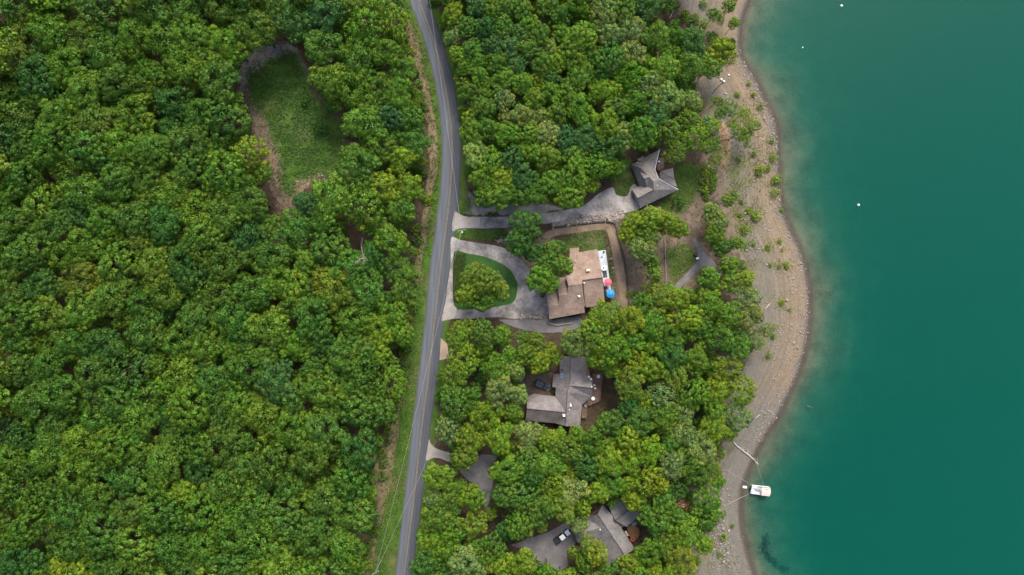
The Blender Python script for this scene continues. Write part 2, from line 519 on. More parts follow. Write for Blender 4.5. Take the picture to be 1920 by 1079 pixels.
LAKE_PATH = smooth([(1257, 548), (1268, 533), (1285, 515), (1300, 500), (1306, 492), (1308, 480), (1306, 466), (1299, 452), (1303, 446), (1312, 460), (1321, 474), (1333, 485), (1345, 500), (1353, 514), (1347, 518), (1338, 506), (1326, 500), (1315, 502), (1304, 512), (1288, 527), (1275, 540), (1264, 552)], 3, True)
CLEARING = smooth([(437, 151), (448, 133), (474, 96), (515, 79), (548, 86), (560, 106), (585, 162), (619, 206), (646, 262), (640, 300), (620, 325), (575, 345), (556, 364), (552, 388), (534, 404), (516, 402), (507, 355), (496, 281), (474, 240), (463, 199)], 3, True)
CLEAR_LAWN = smooth([(463, 146), (482, 126), (506, 114), (540, 99), (556, 110), (570, 150), (592, 185), (608, 215), (614, 240), (628, 277), (610, 311), (585, 322), (559, 336), (546, 364), (530, 352), (524, 300), (520, 268), (497, 220), (473, 196)], 3, True)
YARD_2 = [(1048, 440), (1100, 434), (1133, 433), (1141, 455), (1150, 500), (1152, 560), (1140, 566), (1130, 480), (1085, 470), (1050, 470)]
PATIO_2 = [(1068, 466), (1085, 464), (1086, 474), (1078, 496), (1068, 500)]
NORTH_PAD = smooth([(868, 356), (900, 378), (950, 384), (1000, 380), (1060, 390), (1030, 398), (960, 403), (900, 404), (872, 402), (866, 385)], 2, True)
LAWN_1A = [(1154, 312), (1180, 300), (1190, 330), (1196, 350), (1184, 356), (1178, 366), (1157, 368)]
LAWN_1B = [(1270, 322), (1300, 308), (1315, 322), (1312, 350), (1300, 378), (1280, 398), (1250, 398), (1240, 382), (1270, 360)]
LAWN_LAKE = [(1252, 470), (1280, 460), (1302, 470), (1306, 492), (1288, 512), (1270, 530), (1256, 520)]
DRYYARD = [(1150, 395), (1240, 390), (1275, 390), (1300, 310), (1320, 318), (1318, 370), (1330, 395), (1310, 440), (1335, 480), (1350, 515), (1330, 530), (1250, 560), (1150, 580), (1140, 560)]
ROOF2_OUT = [(1085, 473.5), (1120, 467.6), (1134, 568.4), (1124, 574), (1098, 577), (1096.6, 586.5), (1030, 599), (1024, 549), (1045, 545), (1045, 521), (1061, 519), (1069.5, 515.6)]
ROOF3_OUT = [(1050, 668), (1100, 668), (1111, 709), (1109, 743), (1091, 759), (1087.5, 800), (985, 789), (988, 746), (1001, 738.6), (1041, 744.5), (1042, 726.7), (1035.6, 726), (1038, 703), (1050, 702)]
DECK3 = [(1111, 702), (1127, 702), (1128.5, 706), (1124.6, 749), (1115.7, 755), (1100, 761), (1098.7, 783), (1090.5, 783), (1091, 759), (1109, 743)]
DECK4 = [(1176, 990), (1184, 984), (1199, 993), (1197, 1008), (1189, 1016), (1178, 1002)]

# ------------------------------------------------------------------ ground: one sheet, real relief, surface types stored per vertex
def dilate_noise(px, py, s, seed):
    r = np.random.RandomState(seed)
    out = 0
    for k in range(5):
        a = r.uniform(0, 6.28); f = s * (1.7 ** k)
        out = out + np.sin((px * math.cos(a) + py * math.sin(a)) * f + r.uniform(0, 6.28)) / (1.35 ** k)
    return out / 2.2


def build_ground():
    xs = np.concatenate([np.linspace(-1700, -90, 22), np.arange(-60, 1660, 4.0), np.linspace(1690, 3400, 14)])
    ys = np.concatenate([np.linspace(-1500, -70, 16), np.arange(-40, 1125, 4.0), np.linspace(1150, 2500, 16)])
    X, Y = np.meshgrid(xs, ys)
    x, y = X.ravel(), Y.ravel()
    z = zf(x, y)
    s = (H - z) / H * MPP
    v = np.stack([(x - 960) * s, (539.5 - y) * s, z], 1)
    # keep clear of the road slab and its sheets
    inroad = (x > road_l(y) - 1) & (x < road_r(y) + 1)
    v[inroad, 2] -= .10
    nx, ny = len(xs), len(ys)
    I, J = np.meshgrid(np.arange(nx - 1), np.arange(ny - 1))
    a = (J * nx + I).ravel()
    f = np.stack([a, a + nx, a + nx + 1, a + 1], 1)
    ds = shore_d(x, y)
    nz = dilate_noise(x, y, .05, 3)
    beach_edge = np.interp(y, [-60, 0, 60, 120, 160, 200, 300, 400, 480, 560, 620, 680, 800, 900, 1000, 1079], [1240, 1250, 1330, 1330, 1290, 1310, 1335, 1370, 1385, 1395, 1400, 1375, 1350, 1330, 1305, 1270])
    beach = (x > beach_edge)
    # masks
    def soft(poly, w=3.0, amp=2.5): return np.clip(.5 + (poly_d(x, y, poly) + nz * amp) / (2 * w), 0, 1)
    grass = np.zeros_like(x); dirt = np.zeros_like(x); grav = np.zeros_like(x); dry = np.zeros_like(x)
    rl, rr = road_l(y), road_r(y)
    dl = rl - x; dr = x - rr
    vw = interp(y, [(0, 17), (100, 14), (200, 12), (300, 10), (380, 16), (480, 17), (560, 22), (650, 26), (720, 28), (800, 26), (900, 30), (1000, 46), (1079, 50)])
    grass = np.maximum(grass, np.clip((vw - dl + nz * 4) / 5, 0, 1) * (dl > -5))
    bw = interp(y, [(0, 14), (100, 18), (200, 16), (300, 16), (450, 11), (560, 14), (700, 16), (800, 26), (870, 34), (920, 46), (1000, 40), (1079, 40)])
    dry = np.maximum(dry, np.clip((vw + bw - dl + nz * 3) / 4, 0, 1) * (dl > -5) * (1 - grass))
    grass = np.maximum(grass, np.clip((14 - dr + nz * 4) / 5, 0, 1) * (dr > -5) * .9)
    grass = np.maximum(grass, soft(YARD_2, 9, 8) * .62)
    dry = np.maximum(dry, soft(YARD_2, 7, 5) * .6)
    for p in (CLEAR_LAWN, LAWN_1A, LAWN_1B, LAWN_LAKE): grass = np.maximum(grass, soft(p, 9, 7))
    grass = np.maximum(grass, soft([(866, 356), (880, 372), (886, 400), (866, 400)], 3) * .8)
    grass = np.maximum(grass, soft([(852, 430), (930, 430), (935, 444), (920, 452), (860, 446)], 3) * .75)
    c = soft(CLEARING, 8, 6)
    grav = np.maximum(grav, c * np.clip((190 - y) / 60, 0, 1)); side = np.clip((np.interp(y, [90, 150, 250, 330, 360], [560, 490, 515, 545, 640]) - x) / 14 + .5, 0, 1)
    dirt = np.maximum(dirt, c * np.clip((y - 120) / 60, 0, 1) * side); grass = np.maximum(grass, c * (1 - side) * .8)
    dry = np.maximum(dry, soft([(548, 335), (600, 310), (622, 318), (580, 345), (556, 372)], 3))
    dry = np.maximum(dry, soft([(575, 195), (612, 205), (640, 262), (630, 285), (612, 240)], 3) * .8)
    dry = np.maximum(dry, soft([(565, 240), (590, 238), (588, 262), (566, 262)], 4, 6) * .7)
    grav = np.maximum(grav, soft(NORTH_PAD, 4, 4)); dirt = np.maximum(dirt, soft(DRYYARD, 6, 5) * .85)
    dirt = np.maximum(dirt, soft([(930, 435), (950, 425), (1010, 425), (1040, 445), (1000, 520), (960, 470)], 4, 4) * .6)
    dry = np.maximum(dry, soft([(1095, 436), (1135, 436), (1152, 560), (1138, 566), (1128, 470)], 4, 4) * .35)
    orange = soft([(1346, 232), (1360, 224), (1372, 262), (1370, 300), (1360, 332), (1348, 312), (1350, 270)], 6, 4)
    dry = np.maximum(dry, orange)
    bx = (x - beach_edge).astype(np.float32)
    dirt = np.maximum(dirt, np.clip(1 + bx / 45, 0, 1) * (bx > -60) * (ds > 0) * .9)
    me = mesh_np('ground', v, f)
    at = me.attributes.new('surf', 'FLOAT_COLOR', 'POINT')
    at.data.foreach_set('color', np.stack([grass, dirt, grav, dry], 1).astype(np.float32).ravel())
    a2 = me.attributes.new('shore', 'FLOAT', 'POINT')
    a2.data.foreach_set('value', (ds * MPP).astype(np.float32))
    me.polygons.foreach_set('use_smooth', np.ones(len(f), bool))
    # split the beach (and lake bed) faces off as their own object
    fb = beach[f].all(1)
    def sub(name, sel):
        used = np.unique(f[sel]); remap = np.full(len(v), -1); remap[used] = np.arange(len(used))
        m2 = mesh_np(name, v[used], remap[f[sel]])
        b = m2.attributes.new('surf', 'FLOAT_COLOR', 'POINT')
        b.data.foreach_set('color', np.stack([grass, dirt, grav, dry], 1)[used].astype(np.float32).ravel())
        b2 = m2.attributes.new('shore', 'FLOAT', 'POINT')
        b2.data.foreach_set('value', (ds * MPP)[used].astype(np.float32))
        b3 = m2.attributes.new('bank', 'FLOAT', 'POINT')
        b3.data.foreach_set('value', bx[used])
        m2.polygons.foreach_set('use_smooth', np.ones(int(sel.sum()), bool))
        return m2
    bpy.data.meshes.remove(me)
    return sub('ground', ~fb), sub('beach', fb)


def ground_material():
    t = NT('forest floor, grass and bare earth')
    s = t.attr('surf')
    sep = t.n('SeparateColor', Color=s.outputs['Color'])
    al = s.outputs['Alpha']
    n1 = t.noise(.35, 5, .6); n2 = t.noise(2.6, 5, .65); n3 = t.noise(7, 3, .7)
    mixn = t.math('ADD', t.math('MULTIPLY', n1, .45), t.math('ADD', t.math('MULTIPLY', n2, .35), t.math('MULTIPLY', n3, .2)))
    m = t.mr(mixn, .36, .64)
    litter = t.ramp(m, [(0, (.028, .022, .014)), (.5, (.062, .045, .030)), (1, (.11, .078, .052))])
    patch = t.mr(t.noise(.09, 4, .6), .5, .66)
    grass = t.ramp(m, [(0, (.026, .062, .012)), (.5, (.052, .108, .016)), (1, (.105, .155, .030))])
    grass = t.mix(t.math('MULTIPLY', patch, .55), grass, t.ramp(m, [(0, (.05, .05, .022)), (1, (.15, .125, .07))]))
    dirt = t.ramp(m, [(0, (.07, .052, .038)), (.5, (.13, .098, .072)), (1, (.205, .16, .12))])
    grav = t.ramp(m, [(0, (.10, .093, .088)), (.5, (.18, .168, .158)), (1, (.29, .27, .25))])
    dry = t.ramp(m, [(0, (.07, .06, .025)), (.5, (.17, .13, .075)), (1, (.27, .21, .14))])
    nm_ = t.noise(.75, 5, .7)
    def edge(a): return t.mr(t.math('ADD', a, t.math('ADD', t.math('MULTIPLY', t.math('SUBTRACT', n2, .5), 1.0), t.math('MULTIPLY', t.math('SUBTRACT', nm_, .5), 1.6))), .3, .7)
    c = t.mix(edge(sep.outputs[1]), litter, dirt)
    c = t.mix(edge(sep.outputs[2]), c, grav)
    c = t.mix(edge(al), c, dry)
    c = t.mix(edge(sep.outputs[0]), c, grass)
    return t.finish(c, .95, t.bump(t.math('ADD', n2, n3), .7, .12), .1)


def beach_material():
    t = NT('lake shore gravel and silt')
    sh = t.attr('shore').outputs['Fac']
    pos = t.pos()
    n1 = t.noise(.18, 5, .6); n2 = t.noise(1.6, 5, .65); n3 = t.noise(5.5, 4, .75)
    wob = t.math('ADD', sh, t.math('MULTIPLY', t.math('SUBTRACT', n1, .5), 9))
    # old waterlines: thin strand lines at steady heights above the lake
    strand = t.noise(1.15, 4, .7, t.n('CombineXYZ', i0=t.math('MULTIPLY', sh, 1.0), i1=t.math('MULTIPLY', n1, 1.6), i2=0.0).outputs[0])
    k = t.mr(t.math('ADD', t.math('MULTIPLY', n3, .4), t.math('ADD', t.math('MULTIPLY', n2, .25), t.math('MULTIPLY', strand, .35))), .36, .64)
    grey = t.ramp(k, [(0, (0.074, 0.067, 0.055)), (.5, (0.134, 0.122, 0.101)), (1, (0.208, 0.184, 0.151))])
    tan = t.ramp(k, [(0, (0.100, 0.066, 0.039)), (.5, (0.193, 0.140, 0.088)), (1, (0.311, 0.245, 0.167))])
    wet = t.ramp(k, [(0, (0.040, 0.032, 0.026)), (.5, (0.066, 0.054, 0.043)), (1, (0.099, 0.081, 0.065))])
    bed = t.ramp(t.mr(t.math('ADD', t.math('MULTIPLY', n1, .6), t.math('MULTIPLY', n2, .4)), .36, .64), [(0, (.06, .06, .04)), (.5, (.115, .108, .068)), (1, (.17, .155, .10))])
    y = t.n('SeparateXYZ', i0=pos).outputs[1]
    belt = t.math('MULTIPLY', t.mr(wob, 1.0, 2.5), t.mr(wob, 14.0, 6.0))
    belt = t.math('MULTIPLY', belt, t.mr(t.math('ADD', y, t.math('MULTIPLY', n1, 30)), -28, -12))
    inner = t.mr(t.math('ADD', t.math('MULTIPLY', n1, .7), t.math('MULTIPLY', n2, .3)), .53, .62, 0, .75)
    inner = t.math('MULTIPLY', inner, t.mr(sh, 8, 14))
    c = t.mix(t.math('MAXIMUM', t.math('MULTIPLY', belt, .8), inner), grey, tan)
    c = t.mix(t.mr(t.math('ADD', sh, t.math('MULTIPLY', n2, .8)), 2.0, 1.1), c, wet)
    c = t.mix(t.mr(sh, .2, -1.5), c, bed)
    mm = t.mr(t.math('ADD', t.math('MULTIPLY', n1, .45), t.math('ADD', t.math('MULTIPLY', n2, .35), t.math('MULTIPLY', n3, .2))), .36, .64)
    dirt = t.ramp(mm, [(0, (.07, .052, .038)), (.5, (.13, .098, .072)), (1, (.205, .16, .12))])
    bk = t.attr('bank').outputs['Fac']
    c = t.mix(t.mr(t.math('ADD', bk, t.math('MULTIPLY', t.math('SUBTRACT', n1, .5), 90)), 26, 4), c, dirt)
    c = t.mix(t.mr(t.math('ADD', t.attr('surf').outputs['Alpha'], t.math('SUBTRACT', n2, .5)), .3, .8), c, t.ramp(mm, [(0, (.19, .11, .06)), (.5, (.33, .21, .125)), (1, (.47, .33, .22))]))
    # sparse grass and weeds away from the water
    g = t.math('MULTIPLY', t.mr(t.math('ADD', t.math('MULTIPLY', t.noise(.13, 4, .6), .6), t.math('MULTIPLY', n2, .4)), .50, .60), t.mr(bk, 75, 30))
    g = t.math('MULTIPLY', g, t.mr(sh, 5, 9))
    c = t.mix(t.math('MULTIPLY', g, .75), c, t.ramp(mm, [(0, (.05, .065, .018)), (.5, (.11, .12, .035)), (1, (.20, .18, .07))]))
    return t.finish(c, .92, t.bump(t.math('ADD', n3, t.math('MULTIPLY', strand, .8)), .8, .14), .15)


gm, bm_ = build_ground()
tag(link('ground', gm, ground_material()), kind='structure')
tag(link('beach', bm_, beach_material()), kind='structure')

# ------------------------------------------------------------------ lake: a closed body of water over the sloping bed
def build_water():
    t = NT('green lake water')
    pos = t.pos()
    b = t.bump(t.math('ADD', t.noise(.9, 4, .6), t.math('MULTIPLY', t.noise(2.6, 3, .6), .6)), .16, .08)
    fr = t.n('Fresnel', IOR=1.27, Normal=b)
    tr = t.n('BsdfTransparent', Color=(1, 1, 1, 1))
    gl = t.n('BsdfGlossy', Color=(1, 1, 1, 1), Roughness=.03, Normal=b)
    mx = t.n('MixShader', i0=fr.outputs[0], i1=tr.outputs[0], i2=gl.outputs[0])
    t.t.links.new(mx.outputs[0], t.out.inputs['Surface'])
    sc = t.n('VolumeScatter', Color=(.005, .78, .60, 1), Density=.17)
    ab = t.n('VolumeAbsorption', Color=(.0, .64, .57, 1), Density=.70)
    ad = t.n('AddShader', i0=sc.outputs[0], i1=ab.outputs[0])
    t.t.links.new(ad.outputs[0], t.out.inputs['Volume'])
    mb = MB()
    x0 = U(1330, 0, WATER_Z)[0]
    mb.prism([(x0, -330), (460, -330), (460, 330), (x0, 330)], -40, WATER_Z)
    o = mb.build('lake', t.m, origin=(0, 0, 0))
    tag(o, kind='structure')


build_water()

# ------------------------------------------------------------------ road with paint
def build_road():
    ys = np.arange(-190, 1345, 7.0)
    L = np.interp(ys, [r[0] for r in ROAD], [r[1] for r in ROAD]); Rr = np.interp(ys, [r[0] for r in ROAD], [r[2] for r in ROAD])
    k = np.ones(5) / 5
    L = np.convolve(np.pad(L, 2, 'edge'), k, 'valid'); Rr = np.convolve(np.pad(Rr, 2, 'edge'), k, 'valid')
    us = np.linspace(0, 1, 9)
    wob = lambda y, s: .6 * np.sin(y * .21 + s) + .5 * np.sin(y * .083 + 2 * s)
    vs, uvs = [], []
    for y, l, r in zip(ys, L, Rr):
        for q in us:
            x = l + (r - l) * q + (wob(y, 1) * .6 if q == 0 else wob(y, 4) * .6 if q == 1 else 0)
            p = U(x, y, .05 * math.sin(math.pi * q) + .02)
            vs.append(p); uvs.append((q, y * MPP))
    n = len(us); top = []
    for j in range(len(ys) - 1):
        for i in range(n - 1):
            a = j * n + i
            top.append((a, a + n, a + n + 1, a + 1))
    b = len(vs)
    for j in range(len(ys)):
        for i in (0, n - 1):
            x, y, z = vs[j * n + i]; vs.append((x, y, z - .2)); uvs.append(uvs[j * n + i])
    for j in range(len(ys) - 1):
        top.append((j * n, b + 2 * j, b + 2 * j + 2, (j + 1) * n))
        top.append((j * n + n - 1, (j + 1) * n + n - 1, b + 2 * j + 3, b + 2 * j + 1))
    me = bpy.data.meshes.new('road'); me.from_pydata(vs, [], top); me.update()
    ul = me.uv_layers.new(name='UVMap')
    li = np.empty(len(me.loops), np.int32); me.loops.foreach_get('vertex_index', li)
    ul.data.foreach_set('uv', np.array(uvs, np.float32)[li].ravel())
    road = link('road', me, M['road']); tag(road, kind='structure')

    def stripe(name, q0, w, mat, z):
        v, f = [], []
        for y, l, r in zip(ys, L, Rr):
            c = l + (r - l) * q0
            v.append(U(c - w / 2 / MPP, y, z)); v.append(U(c + w / 2 / MPP, y, z))
        for j in range(len(ys) - 1):
            f.append((2 * j, 2 * j + 2, 2 * j + 3, 2 * j + 1))
        m = bpy.data.meshes.new(name); m.from_pydata(v, [], f); m.update()
        link(name, m, mat, road)
    stripe('centre_line', .497, .12, M['yellow'], .082)
    stripe('centre_line', .548, .12, M['yellow'], .082)
    

build_road()

sheet('driveway', DRIVE_N, M['concrete'], .05)
sheet('driveway', DRIVE_U, M['concrete'], .05, holes=[ISLAND])
sheet('lawn', ISLAND, M['lawn'], .03, skirt=.1)
sheet('driveway_apron', APRON_S, M['concrete_pink'], .05)
sheet('driveway_apron', APRON_4, M['concrete_pale'], .05)
sheet('path', PATH_4, M['gravel'], .05)
sheet('driveway', DRIVE_4, M['gravel'], .05)
sheet('driveway', DRIVE_3, M['brown_earth'], .05)
sheet('gravel_yard', SOUTH_GRAVEL, M['gravel'], .045)
sheet('path', DIRT, M['dirt_path'], .04)
sheet('path', LAKE_PATH, M['gravel'], .05)
sheet('patio', PATIO_2, M['concrete_pink'], .05)
sheet('driveway_apron', [(839, 566), (847, 570), (856, 578), (856, 590), (850, 597), (829, 602), (833, 585)], M['concrete_pale'], .075)
sheet('driveway_apron', [(854, 399), (860, 401.5), (872, 406.5), (900, 408), (900, 427.5), (866, 428), (851, 431)], M['concrete_pale'], .075)

# ------------------------------------------------------------------ houses
def offset_poly(pts, d):
    """shrink an xy outline by d metres"""
    n = len(pts)
    area = sum(pts[i][0] * pts[(i + 1) % n][1] - pts[(i + 1) % n][0] * pts[i][1] for i in range(n))
    sg = 1 if area > 0 else -1
    out = []
    for i in range(n):
        p0, p1, p2 = (Vector(pts[j][:2]) for j in ((i - 1) % n, i, (i + 1) % n))
        e1 = (p1 - p0).normalized(); e2 = (p2 - p1).normalized()
        n1 = Vector((-e1.y, e1.x)) * sg; n2 = Vector((-e2.y, e2.x)) * sg
        m = n1 + n2
        m = m / max(m.length_squared / 2, .35)
        out.append(tuple(p1 + m * d))
    return out


def house(name, label, conv, planes, outline, eave, roof_mat, wall_mat, base_at, ridges=(), win_edges=(), door_edge=None):
    bz = Z(*base_at)
    root = thing(name, U(*base_at, bz), label, 'house')
    roof = MB(); wall = MB()
    for pl in planes:
        p3 = []
        for x, y, h in pl:
            a, b = conv(x, y); p3.append(Vector(U(a, b, bz + h)))
        # top face, triangulated fan-free: prism slab
        roof.prism([(p.x, p.y) for p in p3], [p.z - .22 for p in p3], [p.z for p in p3])
        c = sum(p3, Vector()) / len(p3)
        q = [c + (p - c) * .93 for p in p3]
        wall.prism([(p.x, p.y) for p in q], [bz - .5] * len(q), [max(p.z - .45, bz + .2) for p in q])
    ro = roof.build('roof', roof_mat, root)
    bm = bmesh.new(); bm.from_mesh(ro.data); bmesh.ops.triangulate(bm, faces=bm.faces[:]); bm.to_mesh(ro.data); bm.free()
    xy = [U(*conv(x, y), bz + eave)[:2] for x, y in outline]
    ins = offset_poly(xy, .55)
    wall.prism(ins, bz - 3.0, bz + eave - .42)
    wo = wall.build('wall', wall_mat, root)
    bm = bmesh.new(); bm.from_mesh(wo.data); bmesh.ops.triangulate(bm, faces=bm.faces[:]); bm.to_mesh(wo.data); bm.free()
    for (x1, y1, h1, x2, y2, h2) in ridges:
        a = Vector(U(*conv(x1, y1), bz + h1 + .03)); b = Vector(U(*conv(x2, y2), bz + h2 + .03))
        MB().tube([a, b], .11, 6).build('ridge_cap', M['dark_trim'] if roof_mat is not M['roof_tan'] else roof_mat, ro)
    # gutters / fascia along the outline eaves
    n = len(ins)
    area = sum(ins[i][0] * ins[(i + 1) % n][1] - ins[(i + 1) % n][0] * ins[i][1] for i in range(n))
    sg = 1 if area > 0 else -1
    def on_wall(i, tt, w, h, zc, nm, mat, sub=None, submat=None):
        p, q = Vector(ins[i]), Vector(ins[(i + 1) % n])
        d = (q - p).normalized(); nn = Vector((d.y, -d.x)) * sg
        c = p + (q - p) * tt + nn * .03
        rz = math.atan2(d.y, d.x)
        o = MB().box((c.x, c.y, bz + zc), (w, .10, h), rz).build(nm, mat, root)
        if sub:
            c2 = c + nn * .045
            MB().box((c2.x, c2.y, bz + zc), (w - .18, .05, h - .18), rz).build(sub, submat, o)
    for i in win_edges:
        ln = (Vector(ins[(i + 1) % n]) - Vector(ins[i])).length
        k = max(1, int(ln / 3.2))
        for j in range(k):
            on_wall(i, (j + .5) / k, 1.3, 1.3, 1.5, 'window', M['trim'], 'pane', M['glass'])
    if door_edge is not None:
        on_wall(door_edge, .5, 1.1, 2.1, 1.1, 'door', M['wall_brown'], 'door_panel', M['trim'])
    return root, ro, bz


def roof_box(ro, conv, x, y, z0, s, name, mat, rz=0.0):
    p = U(*conv(x, y), z0)
    return MB().box((p[0], p[1], z0 + s[2] / 2 - .3), s, rz, .96).build(name, mat, ro)


def vent(ro, conv, x, y, z, r=.22, mat=None):
    p = U(*conv(x, y), z)
    MB().lathe([(r * .7, -.6), (r * .7, .25), (r, .28), (r, .40), (r * .3, .46)], p, 10).build('vent_pipe', mat or M['white'], ro)


ident = lambda x, y: (x, y)
# tan roofed house
h2, r2, z2 = house('house', 'tan-roofed house with pale deck, red and blue umbrellas, beside the curved driveway', ident, [
    [(1085, 473.5, 3.2), (1120.2, 467.6, 3.2), (1130, 520.5, 6.47), (1092.4, 525.2, 6.37), (1091.7, 533, 6.84), (1065.3, 535.8, 6.74), (1061, 518.4, 5.65), (1069.5, 515.6, 5.57)],
    [(1065.3, 535.8, 6.74), (1091.7, 533, 6.84), (1096.6, 586.5, 3.6), (1029.9, 599, 3.2), (1028.5, 575.4, 4.6), (1048, 572, 4.75), (1048, 555, 5.7), (1064.6, 553, 5.75)],
    [(1044.5, 521, 3.7), (1061.5, 519.8, 3.7), (1064.8, 553, 5.72), (1048, 555.2, 5.68)],
    [(1024.3, 549, 3.0), (1045.5, 544.8, 3.0), (1048.2, 572.2, 4.72), (1028.5, 575.6, 4.6)],
    [(1092.8, 525.4, 6.05), (1130, 520.7, 6.2), (1134, 568.4, 3.7), (1123.7, 574, 3.3), (1098.5, 576.8, 3.2)],
], ROOF2_OUT, 3.0, M['roof_tan'], M['wall_cream'], (1075, 540), [(1065.3, 535.8, 6.74, 1091.7, 533, 6.84), (1092.4, 525.2, 6.37, 1130, 520.5, 6.47)], [0, 5, 6, 8], 1)
ch = roof_box(r2, ident, 1102, 507, z2 + 5.2, (1.2, .75, 1.5), 'chimney', M['wall_cream'], R_(4))
roof_box(r2, ident, 1078.5, 489, z2 + 4.0, (.5, .9, 1.0), 'chimney', M['wall_grey'], R_(-8))
vent(r2, ident, 1086, 556, z2 + 5.5, .30); vent(r2, ident, 1095, 531, z2 + 6.1, .2); vent(r2, ident, 1083.5, 555, z2 + 5.55, .14)
# grey house by the upper lawn
c5 = lambda x, y: (1160 + x / 7.707, 260 + y / 7.707)
h1, r1, z1 = house('house', 'grey many-gabled house at the end of the long concrete driveway', c5, [
    [(180, 380, 3.0), (590, 160, 3.2), (522, 450, 5.4), (515, 470, 5.6), (500, 620, 7.0), (320, 425, 5.9)],
    [(180, 380, 3.0), (320, 425, 5.9), (500, 620, 7.0), (505, 740, 6.2), (410, 705, 4.4), (305, 690, 2.9), (215, 440, 2.8)],
    [(195, 735, 3.0), (305, 688, 3.2), (410, 700, 4.6), (510, 740, 6.2), (280, 865, 5.6)],
    [(280, 865, 5.6), (510, 740, 6.2), (500, 620, 7.0), (580, 585, 6.6), (865, 740, 3.4), (320, 1000, 2.9)],
    [(515, 470, 5.6), (580, 585, 6.6), (500, 620, 7.0)],
    [(308, 488, 5.3), (432, 522, 6.5), (452, 562, 7.1), (372, 585, 6.8)],
    [(372, 585, 6.8), (452, 562, 7.1), (408, 697, 5.0)],
    [(598, 470, 3.1), (785, 428, 2.5), (802, 578, 2.7), (690, 520, 3.9)],
    [(600, 478, 3.0), (690, 522, 3.7), (802, 580, 2.6), (850, 705, 2.3), (590, 588, 3.6)],
    [(260, 298, 3.0), (365, 248, 3.0), (360, 320, 4.3), (300, 330, 4.1)],
], [(180, 380), (590, 160), (522, 450), (580, 585), (865, 740), (320, 1000), (195, 735), (305, 690), (215, 440)], 2.8, M['roof_grey'], M['wall_grey'], (1225, 340),
    [(280, 865, 5.6, 510, 740, 6.2), (372, 585, 6.8, 452, 562, 7.1)], [0, 3, 4, 7], 8)
for a, b in (((195, 735, 3.0), (320, 1000, 2.9)), ((580, 585, 6.6), (865, 740, 3.4)), ((522, 450, 5.4), (580, 585, 6.6)), ((590, 160, 3.2), (522, 450, 5.4))):
    p, q = Vector(U(*c5(a[0], a[1]), z1 + a[2])), Vector(U(*c5(b[0], b[1]), z1 + b[2]))
    MB().tube([p, q], .10, 6).build('fascia_board', M['trim'], r1)
vent(r1, c5, 273, 356, z1 + 4.0, .15); vent(r1, c5, 555, 680, z1 + 6.7, .15)
# grey brown house among the trees
c7 = lambda x, y: (960 + x / 6.743, 660 + y / 6.743)
h3, r3, z3 = house('house', 'grey-brown house among trees with parked black car and railed deck', c7, [
    [(735, 60, 6.2), (605, 60, 4.2), (605, 285, 4.2), (522, 290, 3.2), (510, 445, 3.2), (553, 450, 3.7), (548, 568, 3.6), (688, 768, 6.3), (700, 500, 6.6), (735, 350, 6.2)],
    [(188, 720, 6.0), (192, 575, 3.2), (275, 532, 2.9), (548, 568, 3.6), (688, 768, 6.3)],
    [(188, 720, 6.0), (688, 768, 6.3), (560, 905, 3.2), (170, 870, 3.2)],
    [(688, 768, 6.3), (675, 940, 6.3), (560, 908, 3.2)],
    [(700, 500, 6.6), (688, 768, 6.3), (675, 940, 6.3), (860, 945, 3.2), (885, 670, 3.2)],
    [(735, 430, 6.45), (1012, 460, 6.0), (1003, 565, 3.8), (885, 670, 3.2), (700, 500, 6.6)],
    [(735, 60, 6.2), (735, 350, 6.2), (735, 430, 6.45), (1012, 460, 6.0), (1022, 330, 3.4), (945, 300, 3.4), (945, 60, 3.4)],
    [(735, 350, 6.2), (700, 500, 6.6), (735, 430, 6.45)],
], [((x - 960) * 6.743, (y - 660) * 6.743) for x, y in ROOF3_OUT], 2.9, M['roof_greybrown'], M['wall_brown'], (1060, 735),
    [(188, 720, 6.0, 688, 768, 6.3), (735, 60, 6.2, 735, 350, 6.2), (735, 350, 6.2, 700, 500, 6.6), (700, 500, 6.6, 675, 940, 6.3), (735, 430, 6.45, 1012, 460, 6.0)], [2, 5, 6, 8], 9)
for (x, y, h, s) in ((630, 290, 4.6, (.95, .55, .14)), (632, 322, 4.6, (.95, .55, .14))):
    roof_box(r3, c7, x, y, z3 + h + .35, s, 'skylight', M['sky_glass'], R_(-4))
roof_box(r3, c7, 640, 232, z3 + 4.8, (.8, .35, .4), 'skylight', M['black'], R_(-5))
roof_box(r3, c7, 655, 800, z3 + 5.8, (.75, .75, 1.0), 'chimney', M['white'], R_(4))
vent(r3, c7, 740, 680, z3 + 5.9, .3); vent(r3, c7, 740, 660, z3 + 5.9, .2); vent(r3, c7, 725, 732, z3 + 6.0, .15)
vent(r3, c7, 970, 314, z3 + 3.6, .3); vent(r3, c7, 997, 345, z3 + 3.8, .3); vent(r3, c7, 1008, 442, z3 + 5.6, .22)
